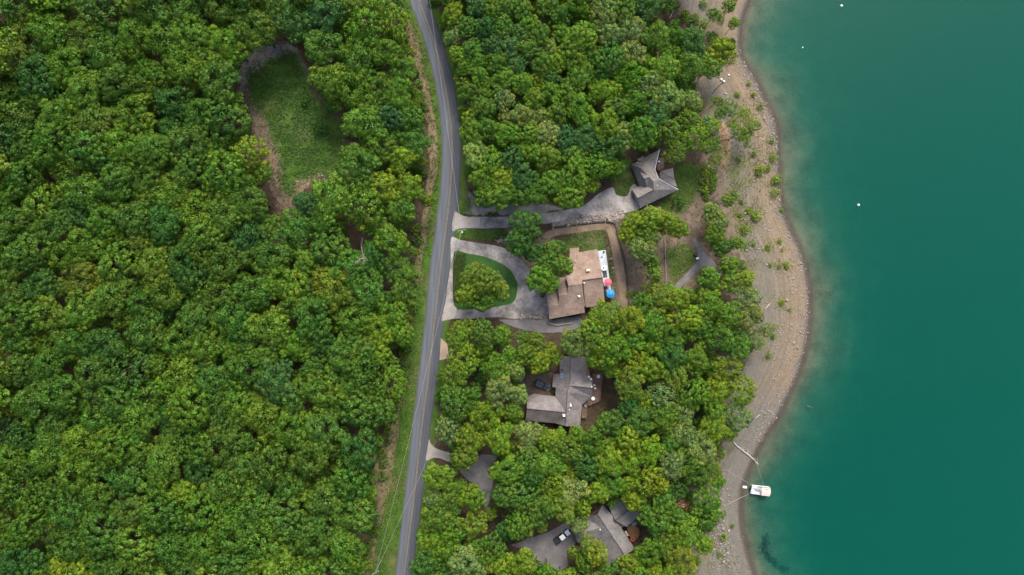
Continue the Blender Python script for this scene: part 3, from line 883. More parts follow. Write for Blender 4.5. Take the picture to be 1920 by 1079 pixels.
# southern house
c8 = lambda x, y: (960 + x / 6.785, 920 + y / 6.785)
h4, r4, z4 = house('house', 'weathered grey house with attached garage behind the white-roofed pickup', c8, [
    [(1085, 300, 6.2), (945, 345, 3.4), (1000, 520, 3.1), (1212, 962, 3.0), (1435, 825, 6.2)],
    [(1085, 300, 6.2), (1152, 180, 3.4), (1290, 330, 3.4), (1565, 745, 3.0), (1435, 825, 6.2)],
    [(1120, 470, 5.6), (930, 335, 3.1), (740, 480, 3.1), (800, 572, 5.2)],
    [(1120, 470, 5.6), (800, 572, 5.2), (835, 672, 3.0), (1110, 660, 3.3)],
    [(1310, 375, 5.7), (1530, 220, 5.2), (1370, 108, 3.1), (1228, 210, 3.1), (1285, 325, 3.6)],
    [(1310, 375, 5.7), (1530, 220, 5.2), (1640, 300, 3.0), (1462, 468, 3.0), (1335, 395, 4.9)],
], [(1152, 180), (1280, 320), (1370, 108), (1640, 300), (1462, 468), (1400, 500), (1565, 745), (1212, 962), (1080, 680), (835, 672), (740, 480), (930, 335)], 2.8, M['roof_slate'], M['wall_brown'], (1135, 1000),
    [(1085, 300, 6.2, 1435, 825, 6.2), (1310, 375, 5.7, 1530, 220, 5.2)], [5, 6, 7, 2], 8)
vent(r4, c8, 1120, 495, z4 + 5.6, .2); vent(r4, c8, 1350, 720, z4 + 5.3, .15)

# ------------------------------------------------------------------ decks
def rail_run(root, pts, mat, h=1.0):
    for a, b in zip(pts[:-1], pts[1:]):
        a, b = Vector(a), Vector(b)
        MB().tube([a + Vector((0, 0, h)), b + Vector((0, 0, h))], .06, 5).build('handrail', mat, root)
        MB().tube([a + Vector((0, 0, h * .5)), b + Vector((0, 0, h * .5))], .03, 5).build('rail', mat, root)
        k = max(1, int((b - a).length / 1.8))
        for i in range(k + 1):
            c = a.lerp(b, i / k)
            MB().box((c.x, c.y, c.z + h / 2), (.1, .1, h)).build('post', mat, root)


def deck(name, label, poly, z, mat, ang, plank=.55, rail=None, railmat=None):
    """planks cut to the outline, joists and posts under them"""
    c = np.mean(poly, 0)
    root = thing(name, U(c[0], c[1], Z(*c)), label, 'deck')
    w = [U(x, y, z)[:2] for x, y in poly]
    body = MB().prism(w, z - .25, z - .06); body.build('joist_frame', M['dark_timber'], root)
    for x, y in w:
        MB().box((x * .999, y, (z - .25 + z - 3.2) / 2), (.18, .18, 2.95)).build('post', M['dark_timber'], root)
    ca, sa = math.cos(ang), math.sin(ang)
    loc = [(x * ca + y * sa, -x * sa + y * ca) for x, y in w]
    v0, v1 = min(p[1] for p in loc), max(p[1] for p in loc)
    n = max(1, int((v1 - v0) / plank)); st = (v1 - v0) / n
    for i in range(n):
        vm = v0 + (i + .5) * st
        xs = []
        for k in range(len(loc)):
            (x1, y1), (x2, y2) = loc[k], loc[(k + 1) % len(loc)]
            if (y1 > vm) != (y2 > vm): xs.append(x1 + (x2 - x1) * (vm - y1) / (y2 - y1))
        xs.sort()
        for a, b in zip(xs[::2], xs[1::2]):
            m, l = (a + b) / 2, b - a
            if l < .1: continue
            MB().box((m * ca - vm * sa, m * sa + vm * ca, z - .03 + random.uniform(-.006, .006)), (l, st - .03, .06), ang).build('plank', mat, root)
    if rail: rail_run(root, [U(x, y, z) for x, y in rail], railmat or M['timber'])
    return root


dz2 = z2 + .6
deck('deck', 'pale painted deck along the lake side of the tan-roofed house', [(1121, 471), (1135.5, 469.5), (1146, 546), (1134.5, 547)], dz2, M['deck_white'], R_(8), .55,)
dz3 = z3 + .5
deck('deck', 'brown angular deck with pale rail around the grey-brown house', DECK3, dz3, M['deck_brown'], R_(3), .5, [(1111, 702), (1127, 702), (1128.5, 706), (1124.6, 749), (1115.7, 755), (1100, 761), (1098.7, 783), (1090.5, 783)], M['dirt_path'])
dz4 = z4 + .4
deck('deck', 'orange cedar deck at the back corner of the southern house', DECK4, dz4, M['deck_orange'], R_(-35), .5)


# ------------------------------------------------------------------ garden furniture
def umbrella(px, py, z, r, mat, label, tilt=0.0):
    p = U(px, py, z)
    root = thing('patio_umbrella', p, label, 'umbrella')
    MB().tube([p, (p[0], p[1], p[2] + 2.5)], .035, 8).build('pole', M['metal'], root)
    MB().lathe([(.35, 0), (.35, .08), (.08, .14)], p, 12).build('base', M['black'], root)
    n = 8
    top = (p[0], p[1], p[2] + 2.75)
    for k in range(n):
        a, b = 2 * math.pi * k / n + .2, 2 * math.pi * (k + 1) / n + .2
        def pt(t, rr, zz): return (p[0] + rr * r * math.cos(t), p[1] + rr * r * math.sin(t), p[2] + zz)
        m = (a + b) / 2
        A, B, C, A2, B2, C2 = pt(a, 1, 2.15), pt(b, 1, 2.15), pt(m, .94, 2.17), pt(a, .5, 2.52), pt(b, .5, 2.52), pt(m, .47, 2.49)
        mb = MB(); f = [(0, 1, 2), (0, 2, 3), (1, 4, 5, 2), (2, 5, 6, 3)]
        v = [top, A2, C2, B2, A, C, B]
        lo = [(x, y, zz - .015) for x, y, zz in v]
        mb.add(v + lo, f + [tuple(i + 7 for i in q[::-1]) for q in f] + [(4, 11, 12, 5), (5, 12, 13, 6)])
        g = mb.build('canopy_panel', mat, root)
        MB().tube([top, (A2[0], A2[1], A2[2] - .03), (A[0], A[1], A[2] - .03)], .014, 5).build('rib', M['metal'], root)
    MB().lathe([(.05, 2.72), (.05, 2.85), (.02, 2.9)], p, 8).build('finial', M['metal'], root)
    return root


umbrella(1138, 529.5, dz2, 1.22, M['red_cloth'], 'open red patio umbrella on the pale deck')
umbrella(1143, 551, dz2 - .6, 1.35, M['blue_cloth'], 'open blue patio umbrella below the red one')


def round_table(px, py, z, r, mat, label, hole=None):
    p = U(px, py, z)
    root = thing('round_table', p, label, 'table')
    MB().lathe([(r * .95, .70), (r, .72), (r, .75), (r * .96, .77)], p, 20).build('table_top', mat, root)
    MB().tube([p, (p[0], p[1], p[2] + .7)], .05, 8).build('leg', M['metal'], root)
    MB().lathe([(r * .4, 0), (r * .4, .04), (.06, .07)], p, 12).build('base', M['metal'], root)
    if hole: MB().lathe([(hole, .765), (hole, .86), (hole * .6, .9)], p, 12).build('fire_bowl', M['black'], root)


round_table(1131.4, 502.8, dz2, .85, M['white'], 'white round table with dark centre on the pale deck', .28)


def lounger(px, py, z, L, W, rz, fm, cm, label):
    p = U(px, py, z)
    root = thing('sun_lounger', p, label, 'lounger', None)
    ca, sa = math.cos(rz), math.sin(rz)
    T = lambda x, y, zz: (p[0] + x * ca - y * sa, p[1] + x * sa + y * ca, p[2] + zz)
    MB().box(T(0, 0, .3), (L, W, .08), rz).build('frame', fm, root)
    MB().box(T(-L * .12, 0, .38), (L * .72, W * .9, .08), rz).build('cushion', cm, root)
    b = MB(); b.prism([T(L * .24, -W * .45, 0)[:2], T(L * .5, -W * .45, 0)[:2], T(L * .5, W * .45, 0)[:2], T(L * .24, W * .45, 0)[:2]], [p[2] + .36, p[2] + .62, p[2] + .62, p[2] + .36], [p[2] + .44, p[2] + .72, p[2] + .72, p[2] + .44]).build('backrest', cm, root)
    for x in (-.42, .42):
        for y in (-.4, .4):
            MB().box(T(x * L, y * W, .13), (.06, .06, .26), rz).build('leg', fm, root)


lounger(1132.3, 514.5, dz2, 1.9, .45, R_(98), M['black'], M['black'], 'dark slim lounger on the pale deck, nearer the roof')
lounger(1136.2, 514, dz2, 1.9, .45, R_(98), M['black'], M['black'], 'dark slim lounger on the pale deck, nearer the lake')


def pot(px, py, z, r, mat, label):
    p = U(px, py, z)
    root = thing('planter_pot', p, label, 'planter')
    MB().lathe([(r * .7, 0), (r * .95, .4), (r, .45), (r * .85, .45), (r * .8, .38)], p, 14).build('pot', mat, root)
    MB().lathe([(r * .84, .36), (r * .5, .42), (.01, .44)], p, 14).build('soil', M['dark_timber'], root)


pot(1131.8, 472.8, dz2, .3, M['black'], 'small black pot at the top end of the pale deck')
pot(1128.6, 481, dz2, .32, M['white'], 'white round pot below the black pot on the pale deck')


def grill(px, py, z, s, rz, mat, label, name='covered_grill', cat='grill'):
    p = U(px, py, z)
    root = thing(name, p, label, cat)
    ca, sa = math.cos(rz), math.sin(rz)
    T = lambda x, y, zz: (p[0] + x * ca - y * sa, p[1] + x * sa + y * ca, p[2] + zz)
    b = MB(); w, d, h = s
    b.rings([[T(sx * w / 2 * k, sy * d / 2 * k, zz) for sx, sy in ((-1, -1), (1, -1), (1, 1), (-1, 1))] for k, zz in ((1.04, .1), (1, h * .65), (.92, h * .85), (.6, h))])
    b.build('body', mat, root)
    MB().tube([T(-w * .3, -d * .55, h * .7), T(w * .3, -d * .55, h * .7)], .03, 6).build('handle', M['metal'], root)
    for x in (-.45, .45):
        for y in (-.4, .4): MB().box(T(x * w, y * d, .06), (.07, .07, .12), rz).build('foot', M['black'], root)


grill(1135.8, 540, dz2, (.9, .7, 1.1), R_(5), M['purple'], 'purple covered grill between the red and blue umbrellas')
grill(1134.8, 549, dz2, (.55, 1.4, .8), R_(8), M['black'], 'dark storage bench beside the blue umbrella', 'storage_bench', 'bench')
# items on the brown deck of the treed house
round_table(1121.5, 706, dz3, .55, M['metal'], 'grey glass-topped table at the top end of the brown deck')
round_table(1111.5, 747, dz3, .60, M['white'], 'pale round table at the bend of the brown deck')


def chair(px, py, z, rz, mat, label, group=None):
    p = U(px, py, z)
    root = thing('patio_chair', p, label, 'chair', group)
    ca, sa = math.cos(rz), math.sin(rz)
    T = lambda x, y, zz: (p[0] + x * ca - y * sa, p[1] + x * sa + y * ca, p[2] + zz)
    MB().box(T(0, 0, .42), (.6, .6, .06), rz).build('seat', mat, root)
    MB().box(T(-.28, 0, .72), (.07, .6, .56), rz).build('backrest', mat, root)
    for y in (-.3, .3): MB().box(T(0, y, .62), (.55, .07, .05), rz).build('armrest', mat, root)
    for x in (-.26, .26):
        for y in (-.26, .26): MB().box(T(x, y, .2), (.05, .05, .4), rz).build('leg', mat, root)


chair(1114, 722, dz3, R_(200), M['white'], 'white chair beside the wall in the middle of the brown deck')
chair(1115.3, 728, dz3, R_(150), M['white'], 'white chair set out on the brown deck, the lower of the two')
grill(1097, 761, dz3, (.7, .9, .7), R_(20), M['metal'], 'grey storage box at the narrow end of the brown deck', 'storage_box', 'box')
# items on the cedar deck of the southern house
p4 = lambda x, y: c8(x, y)
grill(*p4(1457, 545), dz4, (1.7, .6, .5), R_(-62), M['pink_canopy'], 'beige bench on the cedar deck', 'deck_bench', 'bench')
grill(*p4(1457, 628), dz4 + .1, (1.8, .8, .95), R_(-60), M['white'], 'white table at the roof edge of the cedar deck', 'serving_table', 'table')
round_table(*p4(1532, 612), dz4, .8, M['rust'], 'rust red round table on the cedar deck', .25)
grill(*p4(1552, 415), dz4 - .4, (1.7, 1.2, .6), R_(30), M['tarp'], 'blue covered tub beside the cedar deck', 'covered_tub', 'tub')

deck('deck', 'brown terrace in the inner corner of the grey house', [c5(595, 270), c5(655, 285), c5(655, 410), c5(600, 465), c5(545, 455), c5(560, 330)], z1 + .3, M['deck_brown'], R_(60), .5)
# meter box etc. by the grey house
grill(*c5(405, 975), z1 - .3, (.7, .6, .8), R_(25), M['white'], 'white air conditioner at the lower wall of the grey house', 'air_conditioner', 'air conditioner')
chair(*c5(578, 338), z1, R_(60), M['white'], 'white chair in the corner terrace of the grey house')


# ------------------------------------------------------------------ vehicles
def rrect(l0, l1, w, r, n=4):
    pts = []
    for cx, cyy, a0 in ((l1 - r, w - r, 0), (l0 + r, w - r, 90), (l0 + r, -w + r, 180), (l1 - r, -w + r, 270)):
        for k in range(n + 1):
            a = R_(a0 + 90 * k / n); pts.append((cx + r * math.cos(a), cyy + r * math.sin(a)))
    return pts


def vehicle(px, py, rz, kind, label):
    p = G(px, py, .06)
    root = thing('parked_car' if kind == 'suv' else 'pickup_truck', p, label, 'car' if kind == 'suv' else 'truck')
    ca, sa = math.cos(rz), math.sin(rz)
    def T(x, y, z): return (p[0] + x * ca - y * sa, p[1] + x * sa + y * ca, p[2] + z)
    def ring(l0, l1, w, r, z): return [T(x, y, z) for x, y in rrect(l0, l1, w, r)]
    L = 2.35 if kind == 'suv' else 2.85
    W = .96 if kind == 'suv' else 1.0
    paint = M['black_car'] if kind == 'suv' else M['silver_car']
    if kind == 'suv':
        MB().rings([ring(-L, L, W * .92, .3, .28), ring(-L - .04, L + .05, W, .35, .5), ring(-L, L, W, .4, .85), ring(-L + .05, L - .12, W * .95, .45, 1.05)]).build('body', paint, root, smooth=False)
        MB().rings([ring(-L + .1, 1.15, W * .93, .3, 1.04), ring(-L + .35, .55, W * .80, .3, 1.55)]).build('window_band', M['glass'], root)
        MB().rings([ring(-L + .33, .57, W * .81, .3, 1.55), ring(-L + .5, .45, W * .74, .3, 1.66)]).build('roof', paint, root)
        for y in (-.62, .62): MB().tube([T(-1.7, y, 1.70), T(.3, y, 1.70)], .03, 6).build('roof_rail', M['metal'], root)
        MB().box(T(1.75, 0, 1.07), (1.1, 1.5, .04), rz, .9).build('bonnet', paint, root)
    else:
        MB().rings([ring(-L, L, W * .94, .2, .35), ring(-L - .03, L + .05, W, .25, .55), ring(-L, L, W, .25, .95), ring(.9, L - .1, W * .95, .3, 1.12)]).build('body', M['black_car'], root)
        MB().box(T(2.05, 0, 1.12), (1.45, 1.78, .08), rz, .93).build('bonnet', paint, root)
        MB().rings([ring(-.95, 1.45, W * .93, .2, 1.0), ring(-.75, .75, W * .78, .2, 1.62)]).build('window_band', M['glass'], root)
        MB().rings([ring(-.85, .78, W * .82, .2, 1.62), ring(-.72, .62, W * .74, .2, 1.72)]).build('roof', M['white_car'], root)
        b = MB()
        b.box(T(-1.92, W - .08, 1.05), (1.85, .12, .5), rz); b.box(T(-1.92, -W + .08, 1.05), (1.85, .12, .5), rz); b.box(T(-2.83, 0, 1.05), (.1, 1.9, .5), rz)
        b.build('bed_side', M['black_car'], root)
        MB().box(T(-1.9, 0, .98), (1.76, 1.7, .06), rz).build('bed_floor', M['bed_liner'], root)
        MB().box(T(-1.12, 0, 1.22), (.4, 1.65, .35), rz).build('tool_box', M['bed_liner'], root)
    for x in (-L * .62, L * .62):
        for y in (-W + .06, W - .06):
            wh = MB().tube([T(x, y - .11, .36), T(x, y + .11, .36)], .36, 14).build('wheel', M['black'], root)
            MB().tube([T(x, y - .125, .36), T(x, y + .125, .36)], .2, 10).build('rim', M['metal'], wh)
    for y in (-.68, .68):
        MB().box(T(L - .02, y, .78), (.12, .4, .18), rz).build('headlight', M['headlight'], root)
        MB().box(T(-L + .02, y * 1.1, .85), (.1, .25, .25), rz).build('tail_light', M['tail_light'], root)
        MB().box(T(.95, y * 1.58, 1.08), (.18, .2, .14), rz).build('mirror', paint, root)
    MB().box(T(L + .02, 0, .45), (.08, 1.5, .16), rz).build('bumper', M['black'], root)


vehicle(1014.9, 721.5, R_(-23), 'suv', 'black car parked beside the grey-brown house among trees')
vehicle(1054, 1004.5, R_(37), 'truck', 'pickup truck with white cab roof and dark open bed on the southern driveway')


def utility_cart(px, py, rz):
    p = G(px, py, .05)
    root = thing('utility_cart', p, 'small dark utility cart parked where the lake path forks', 'cart')
    ca, sa = math.cos(rz), math.sin(rz)
    T = lambda x, y, z: (p[0] + x * ca - y * sa, p[1] + x * sa + y * ca, p[2] + z)
    MB().box(T(0, 0, .5), (2.1, 1.05, .4), rz, .92).build('body', M['black'], root)
    MB().box(T(.55, 0, .85), (.8, .95, .3), rz, .8).build('cargo_bed', M['bed_liner'], root)
    MB().box(T(-.75, 0, .82), (.55, .85, .18), rz).build('seat', M['white'], root)
    MB().tube([T(-.2, 0, .7), T(-.35, 0, 1.05)], .03, 6).build('steering_column', M['metal'], root)
    for x in (-.75, .75):
        for y in (-.5, .5): MB().tube([T(x, y - .1, .3), T(x, y + .1, .3)], .3, 12).build('wheel', M['black'], root)


utility_cart(1304.5, 481, R_(115))


# ------------------------------------------------------------------ pontoon boat, float and ropes
def boat():
    zc = WATER_Z
    p = U(1424, 918, zc)
    rz = R_(-6)
    root = thing('pontoon_boat', p, 'white pontoon boat with faded canopy moored at the beach', 'boat')
    ca, sa = math.cos(rz), math.sin(rz)
    T = lambda x, y, z: (p[0] + .93 * (x * ca - y * sa), p[1] + .93 * (x * sa + y * ca), p[2] + z)
    for y in (-1.05, 1.05):
        MB().tube([T(-3.3, y, .05), T(-3.1, y, .1), T(2.7, y, .1), T(3.2, y, .2)], [.2, .36, .36, .08], 12).build('pontoon', M['metal'], root)
    MB().prism([T(x, y, 0)[:2] for x, y in rrect(-3.25, 3.15, 1.5, .45)], p[2] + .45, p[2] + .58).build('deck', M['boat_floor'], root)
    for a, b in (((-3.1, 1.45), (2.9, 1.45)), ((-3.1, -1.45), (2.9, -1.45)), ((3.1, -1.1), (3.1, 1.1)), ((-3.15, .5), (-3.15, 1.4)), ((-3.15, -1.4), (-3.15, -.5))):
        m = ((a[0] + b[0]) / 2, (a[1] + b[1]) / 2); l = math.hypot(b[0] - a[0], b[1] - a[1]); an = math.atan2(b[1] - a[1], b[0] - a[0])
        MB().box(T(m[0], m[1], .95), (l, .06, .7), rz + an).build('side_panel', M['white'], root)
    for x, y, l, w in ((-2.2, .95, 1.6, .8), (-2.2, -1.05, 1.5, .6)):
        s = MB().box(T(x, y, .8), (l, w, .42), rz, .95).build('seat', M['white'], root)
        MB().box(T(x, y + (.36 if y > 0 else -.26), 1.1), (l, .14, .5), rz).build('backrest', M['white'], s)
    MB().rings([[T(-1.0 + x * k, .05 + y * k, z) for x, y in rrect(-.9, .9, .38, .3)] for k, z in ((1, .58), (1, .95), (.8, 1.1))]).build('console', M['metal'], root)
    v, f = [], []
    n = 8
    for i in range(n + 1):
        for j in range(5):
            x = -.1 + 3.2 * i / n; y = -1.45 + 2.9 * j / 4
            z = 2.3 + .16 * (1 - ((j - 2) / 2) ** 2) - .03 * (i % 2)
            v.append(T(x + (0 if i < n else -.25 * abs(j - 2) / 2), y, z))
    for i in range(n):
        for j in range(4):
            a = i * 5 + j; f.append((a, a + 5, a + 6, a + 1))
    m = len(v); v += [(x, y, z - .03) for x, y, z in v]; f2 = f + [tuple(k + m for k in q[::-1]) for q in f]
    cn = MB().add(v, f2).build('canopy', M['pink_canopy'], root)
    MB().box(T(1.7, .95, 2.42), (1.1, .12, .03), rz).build('canopy_strap', M['dark_timber'], cn)
    for x in (0.1, 2.9):
        for y in (-1.4, 1.4): MB().tube([T(x, y, .6), T(x, y, 2.32)], .03, 6).build('canopy_pole', M['metal'], root)
    MB().box(T(-3.45, 0, .6), (.5, .45, .7), rz, .8).build('outboard_motor', M['black'], root)
    MB().box(T(-3.3, -1.1, .75), (.5, .5, .35), rz).build('corner_locker', M['metal'], root)
    MB().tube([T(3.1, 0, .55), T(3.55, 0, .75)], .05, 6).build('bow_light', M['white'], root)
    return T


bt = boat()
root = thing('swim_float', U(1396, 913.5, Z(1396, 913.5) + .02), 'small white float lying on the sand by the boat', 'float')
q = root.location
MB().prism([(q.x + x * .99 - y * -.1, q.y + y + x * -.12) for x, y in rrect(-.68, .68, .36, .12)], q.z, q.z + .28).build('body', M['white'], root)
MB().prism([(q.x + x, q.y + y - x * .12) for x, y in rrect(-.55, .55, .27, .1)], q.z + .28, q.z + .31).build('top_pad', M['boat_floor'], root)


def sag(a, b, s, n=14):
    a, b = Vector(a), Vector(b)
    return [tuple(a.lerp(b, i / n) - Vector((0, 0, s * 4 * (i / n) * (1 - i / n)))) for i in range(n + 1)]


for nm, a, b, lb in (('mooring_rope', bt(-3.1, 1.4, .7), G(1361, 881, .3), 'mooring rope from the boat up to the tree edge'),
                     ('mooring_rope', bt(1.2, 1.4, .7), G(1419, 870, .35), 'mooring rope from the boat to the fallen trunk'),
                     ('mooring_rope', bt(-3.1, -1.4, .7), G(1354, 950, .3), 'longer mooring rope from the boat to the lower rocks'),
                     ('mooring_rope', bt(-3.0, -1.45, .6), G(1357, 951, .2), 'slacker mooring rope just below the longer one')):
    o = MB().tube(sag(a, b, .15 if 'slack' not in lb else .35), .024, 5).build(nm, M['rope'])
    tag(o, lb, 'rope')

# ------------------------------------------------------------------ poles and power lines
def utility_pole(bx, by, tx, ty, h, label, rz, trans=True):
    b = G(bx, by)
    root = thing('utility_pole', b, label, 'utility pole')
    top = (b[0], b[1], b[2] + h)
    MB().tube([(b[0], b[1], b[2] - .5), top], [.19, .13], 10).build('pole', M['timber'], root)
    ca, sa = math.cos(rz), math.sin(rz)
    MB().box((top[0], top[1], top[2] - .5), (2.4, .12, .14), rz).build('crossarm', M['timber'], root)
    for k in (-1.05, -.5, .5, 1.05):
        MB().lathe([(.05, -.43), (.08, -.3), (.05, -.2), (.03, -.12)], (top[0] + k * ca, top[1] + k * sa, top[2]), 8).build('insulator', M['white'], root)
    if trans:
        c = (top[0] + .5 * sa, top[1] - .5 * ca, top[2] - 2.0)
        tr = MB().lathe([(.3, 0), (.32, .1), (.32, .9), (.2, 1.05), (.05, 1.1)], c, 12).build('transformer', M['white'], root)
        MB().tube([(c[0], c[1], c[2] + 1), (c[0], c[1], c[2] + 1.4)], .05, 6).build('bushing', M['white'], tr)
    return top


pA = utility_pole(869.5, 437, 866, 432, 10, 'utility pole with white transformer beside the long concrete driveway', R_(10))
pB = utility_pole(835, 790, 828, 803, 10, 'utility pole at the tree edge above the pale triangular apron', R_(25))
pC = utility_pole(714, 1053, 703, 1078, 9, 'utility pole in the dry grass at the bottom of the photo', R_(28), False)
pN = U(790, -110, 10.5)
for a, b, lb, s in ((pA, pN, 'power line running up the road from the driveway pole', .8), (pA, pC, 'power line crossing the road from the driveway pole downwards', 1.2), (pB, pC, 'power line from the apron pole down across the road', .8)):
    tag(MB().tube(sag(a, b, s, 24), .022, 5).build('power_line', M['wire']), lb, 'power line')

# ------------------------------------------------------------------ edging walls, fence
def low_wall(name, pts, h, w, mat, label, cat):
    pts = [np.array(p, float) for p in pts]
    root = thing(name, G(*pts[0]), label, cat)
    for a, b in zip(pts[:-1], pts[1:]):
        A, B = Vector(G(*a)), Vector(G(*b))
        d = (B - A); L = d.length; rz = math.atan2(d.y, d.x)
        k = max(1, int(L / 2.4))
        for i in range(k):
            c0, c1 = A.lerp(B, i / k), A.lerp(B, (i + 1) / k)
            c = (c0 + c1) / 2
            MB().box((c.x, c.y, c.z + h / 2 - .15), (L / k - .02, w * random.uniform(.92, 1.05), h + .3 + random.uniform(-.03, .03)), rz).build('timber', mat, root)


low_wall('retaining_wall', smooth([(1037, 427), (1080, 422), (1120, 417), (1144, 416.5), (1153, 421), (1158, 440), (1165, 465), (1172, 495), (1177, 530), (1179, 572)], 2), .45, .35, M['dark_timber'], 'dark timber edging along the outside of the tan dirt path', 'edging')
low_wall('boundary_edging', [(1246, 448), (1247, 480), (1248.5, 528)], .5, .3, M['timber'], 'pale straight timber edging between bare yard and lakeside lawn', 'edging')
low_wall('garden_wall', [(1024, 598), (1030, 606), (1045, 610), (1072, 606)], .5, .4, M['stone'], 'stone edging below the tan-roofed house', 'edging')

# ------------------------------------------------------------------ leaves, crowns, trees
def leaf_quads(pos, nrm, size, rs, jit=.55):
    n = len(pos)
    nn = nrm + rs.normal(0, jit, (n, 3)); nn /= np.linalg.norm(nn, axis=1)[:, None] + 1e-9
    t = rs.normal(0, 1, (n, 3)); t -= nn * (t * nn).sum(1)[:, None]; t /= np.linalg.norm(t, axis=1)[:, None] + 1e-9
    b = np.cross(nn, t)
    s = size[:, None]
    q = np.stack([pos - t * s * .5, pos - b * s * .33 + nn * s * .06, pos + t * s * .5, pos + b * s * .33 + nn * s * .06], 1)
    return q.reshape(-1, 3)


def quad_mesh(name, v, tint, nrm=None):
    n = len(v) // 4
    me = mesh_np(name, v, np.arange(4 * n).reshape(n, 4))
    if nrm is not None:
        me.polygons.foreach_set('use_smooth', np.ones(n, bool))
        me.normals_split_custom_set(np.repeat(nrm, 4, 0).astype(np.float32))
    a = me.attributes.new('tint', 'FLOAT_COLOR', 'FACE')
    a.data.foreach_set('color', np.concatenate([tint, np.ones((n, 1))], 1).astype(np.float32).ravel())
    return me


def crown_arrays(seed, nl=8, npuff=26, nleaf=70, leaf=.085, lobe=(.30, .44), spread=(.42, .66), flat=.85, puff=(.34, .5), ragged=.0):
    rs = np.random.RandomState(seed)
    L = [(np.array([rs.normal(0, .08), rs.normal(0, .08), .30]), .46)]
    a0 = rs.uniform(0, 6.28)
    for k in range(nl):
        a = a0 + 6.283 * k / nl + rs.normal(0, .22)
        d = rs.uniform(*spread)
        L.append((np.array([d * math.cos(a), d * math.sin(a), rs.uniform(-.22, .22) - .25 * (d - .5)]), rs.uniform(*lobe)))
    P, N, S, T = [], [], [], []
    for c, r in L:
        lh = rs.normal(0, .07); lb = rs.uniform(.88, 1.12)
        m = npuff
        i = np.arange(m) + .5
        ph = np.arccos(1 - 1.45 * i / m) ; th = math.pi * (1 + 5 ** .5) * i + rs.uniform(0, 6.28)
        dirs = np.stack([np.cos(th) * np.sin(ph), np.sin(th) * np.sin(ph), np.cos(ph)], 1) + rs.normal(0, .16, (m, 3))
        dirs /= np.linalg.norm(dirs, axis=1)[:, None]
        for d in dirs:
            pc = c + d * r * rs.uniform(.72, 1.08 + ragged)
            if any(np.linalg.norm(pc - c2) < .72 * r2 for c2, r2 in L if c2 is not c): continue
            pr = r * rs.uniform(*puff)
            nq = int(nleaf * rs.uniform(.8, 1.2))
            e = rs.normal(0, 1, (nq, 3)); e[:, 2] = np.abs(e[:, 2]) * 1.0 - .35 * rs.rand(nq) ; e += d * .45
            e /= np.linalg.norm(e, axis=1)[:, None]
            P.append(pc + e * pr * rs.uniform(.62, 1.06, (nq, 1))); N.append(e)
            S.append(leaf * rs.uniform(.7, 1.35, nq))
            tb = rs.uniform(.80, 1.2) * lb; hue = rs.normal(0, .06) + lh
            tt = tb * rs.uniform(.88, 1.14, (nq, 1)) * np.array([[1 + hue * 1.6, 1 + hue * .4, 1 - hue]])
            T.append(np.clip(tt, .3, 1.9))
    P, N, S, T = np.concatenate(P), np.concatenate(N), np.concatenate(S), np.concatenate(T)
    P[:, 2] *= flat
    rad = np.percentile(np.hypot(P[:, 0], P[:, 1]), 97)
    P /= rad; S = S / rad
    NN = N + rs.normal(0, .28, N.shape); NN /= np.linalg.norm(NN, axis=1)[:, None]
    return leaf_quads(P, N, S, rs, .45), T, NN


CROWN = {'big': [], 'oak': [], 'young': [], 'pine': [], 'shrub': [], 'sparse': []}
for s in range(10):
    CROWN['oak'].append(quad_mesh('broad crown', *crown_arrays(100 + s, nl=6 + s % 4, npuff=15, nleaf=88, leaf=.078, puff=(.42, .60), flat=.9 + .05 * (s % 3))))
for s in range(5):
    CROWN['big'].append(quad_mesh('wide crown', *crown_arrays(150 + s, nl=11 + s % 3, npuff=13, nleaf=72, leaf=.062, lobe=(.20, .34), spread=(.34, .80), puff=(.42, .62), flat=.8)))
for s in range(5):
    CROWN['young'].append(quad_mesh('young crown', *crown_arrays(200 + s, nl=4 + s % 3, npuff=16, nleaf=52, leaf=.10, lobe=(.34, .5), spread=(.35, .55), flat=1.15)))
for s in range(4):
    CROWN['pine'].append(quad_mesh('feathery crown', *crown_arrays(300 + s, nl=6, npuff=34, nleaf=44, leaf=.062, lobe=(.36, .5), spread=(.3, .5), flat=1.0, puff=(.22, .34))))
for s in range(4):
    CROWN['shrub'].append(quad_mesh('shrub foliage', *crown_arrays(400 + s, nl=5, npuff=8, nleaf=16, leaf=.19, lobe=(.26, .46), spread=(.35, .72), flat=.7, ragged=.35)))
for s in range(3):
    CROWN['sparse'].append(quad_mesh('loose crown', *crown_arrays(500 + s, nl=7, npuff=18, nleaf=26, leaf=.085, lobe=(.26, .36), spread=(.45, .72), flat=.8, ragged=.25)))
LOWCROWN = [crown_arrays(600 + s, nl=5, npuff=12, nleaf=26, leaf=.13, flat=.9) for s in range(4)]


def trunk_mesh(seed, limbs=6, name='trunk'):
    rs = random.Random(seed)
    mb = MB()
    mb.tube([(0, 0, -.05), (.004, 0, .3), (-.004, .006, .6), (0, 0, .9)], [.022, .017, .012, .004], 8)
    for k in range(limbs):
        a = 6.283 * k / limbs + rs.uniform(-.3, .3); z = rs.uniform(.42, .7); l = rs.uniform(.14, .24)
        mb.tube([(0, 0, z), (l * .5 * math.cos(a), l * .5 * math.sin(a), z + .10), (l * math.cos(a), l * math.sin(a), z + .17)], [.009, .006, .002], 5)
    me = bpy.data.meshes.new(name); me.from_pydata(mb.v, [], mb.f); me.update()
    me.materials.append(M['bark'])
    return me


TRUNKS = [trunk_mesh(k) for k in range(4)]
for k in CROWN:
    for me in CROWN[k]: me.materials.append(M['leaf'])

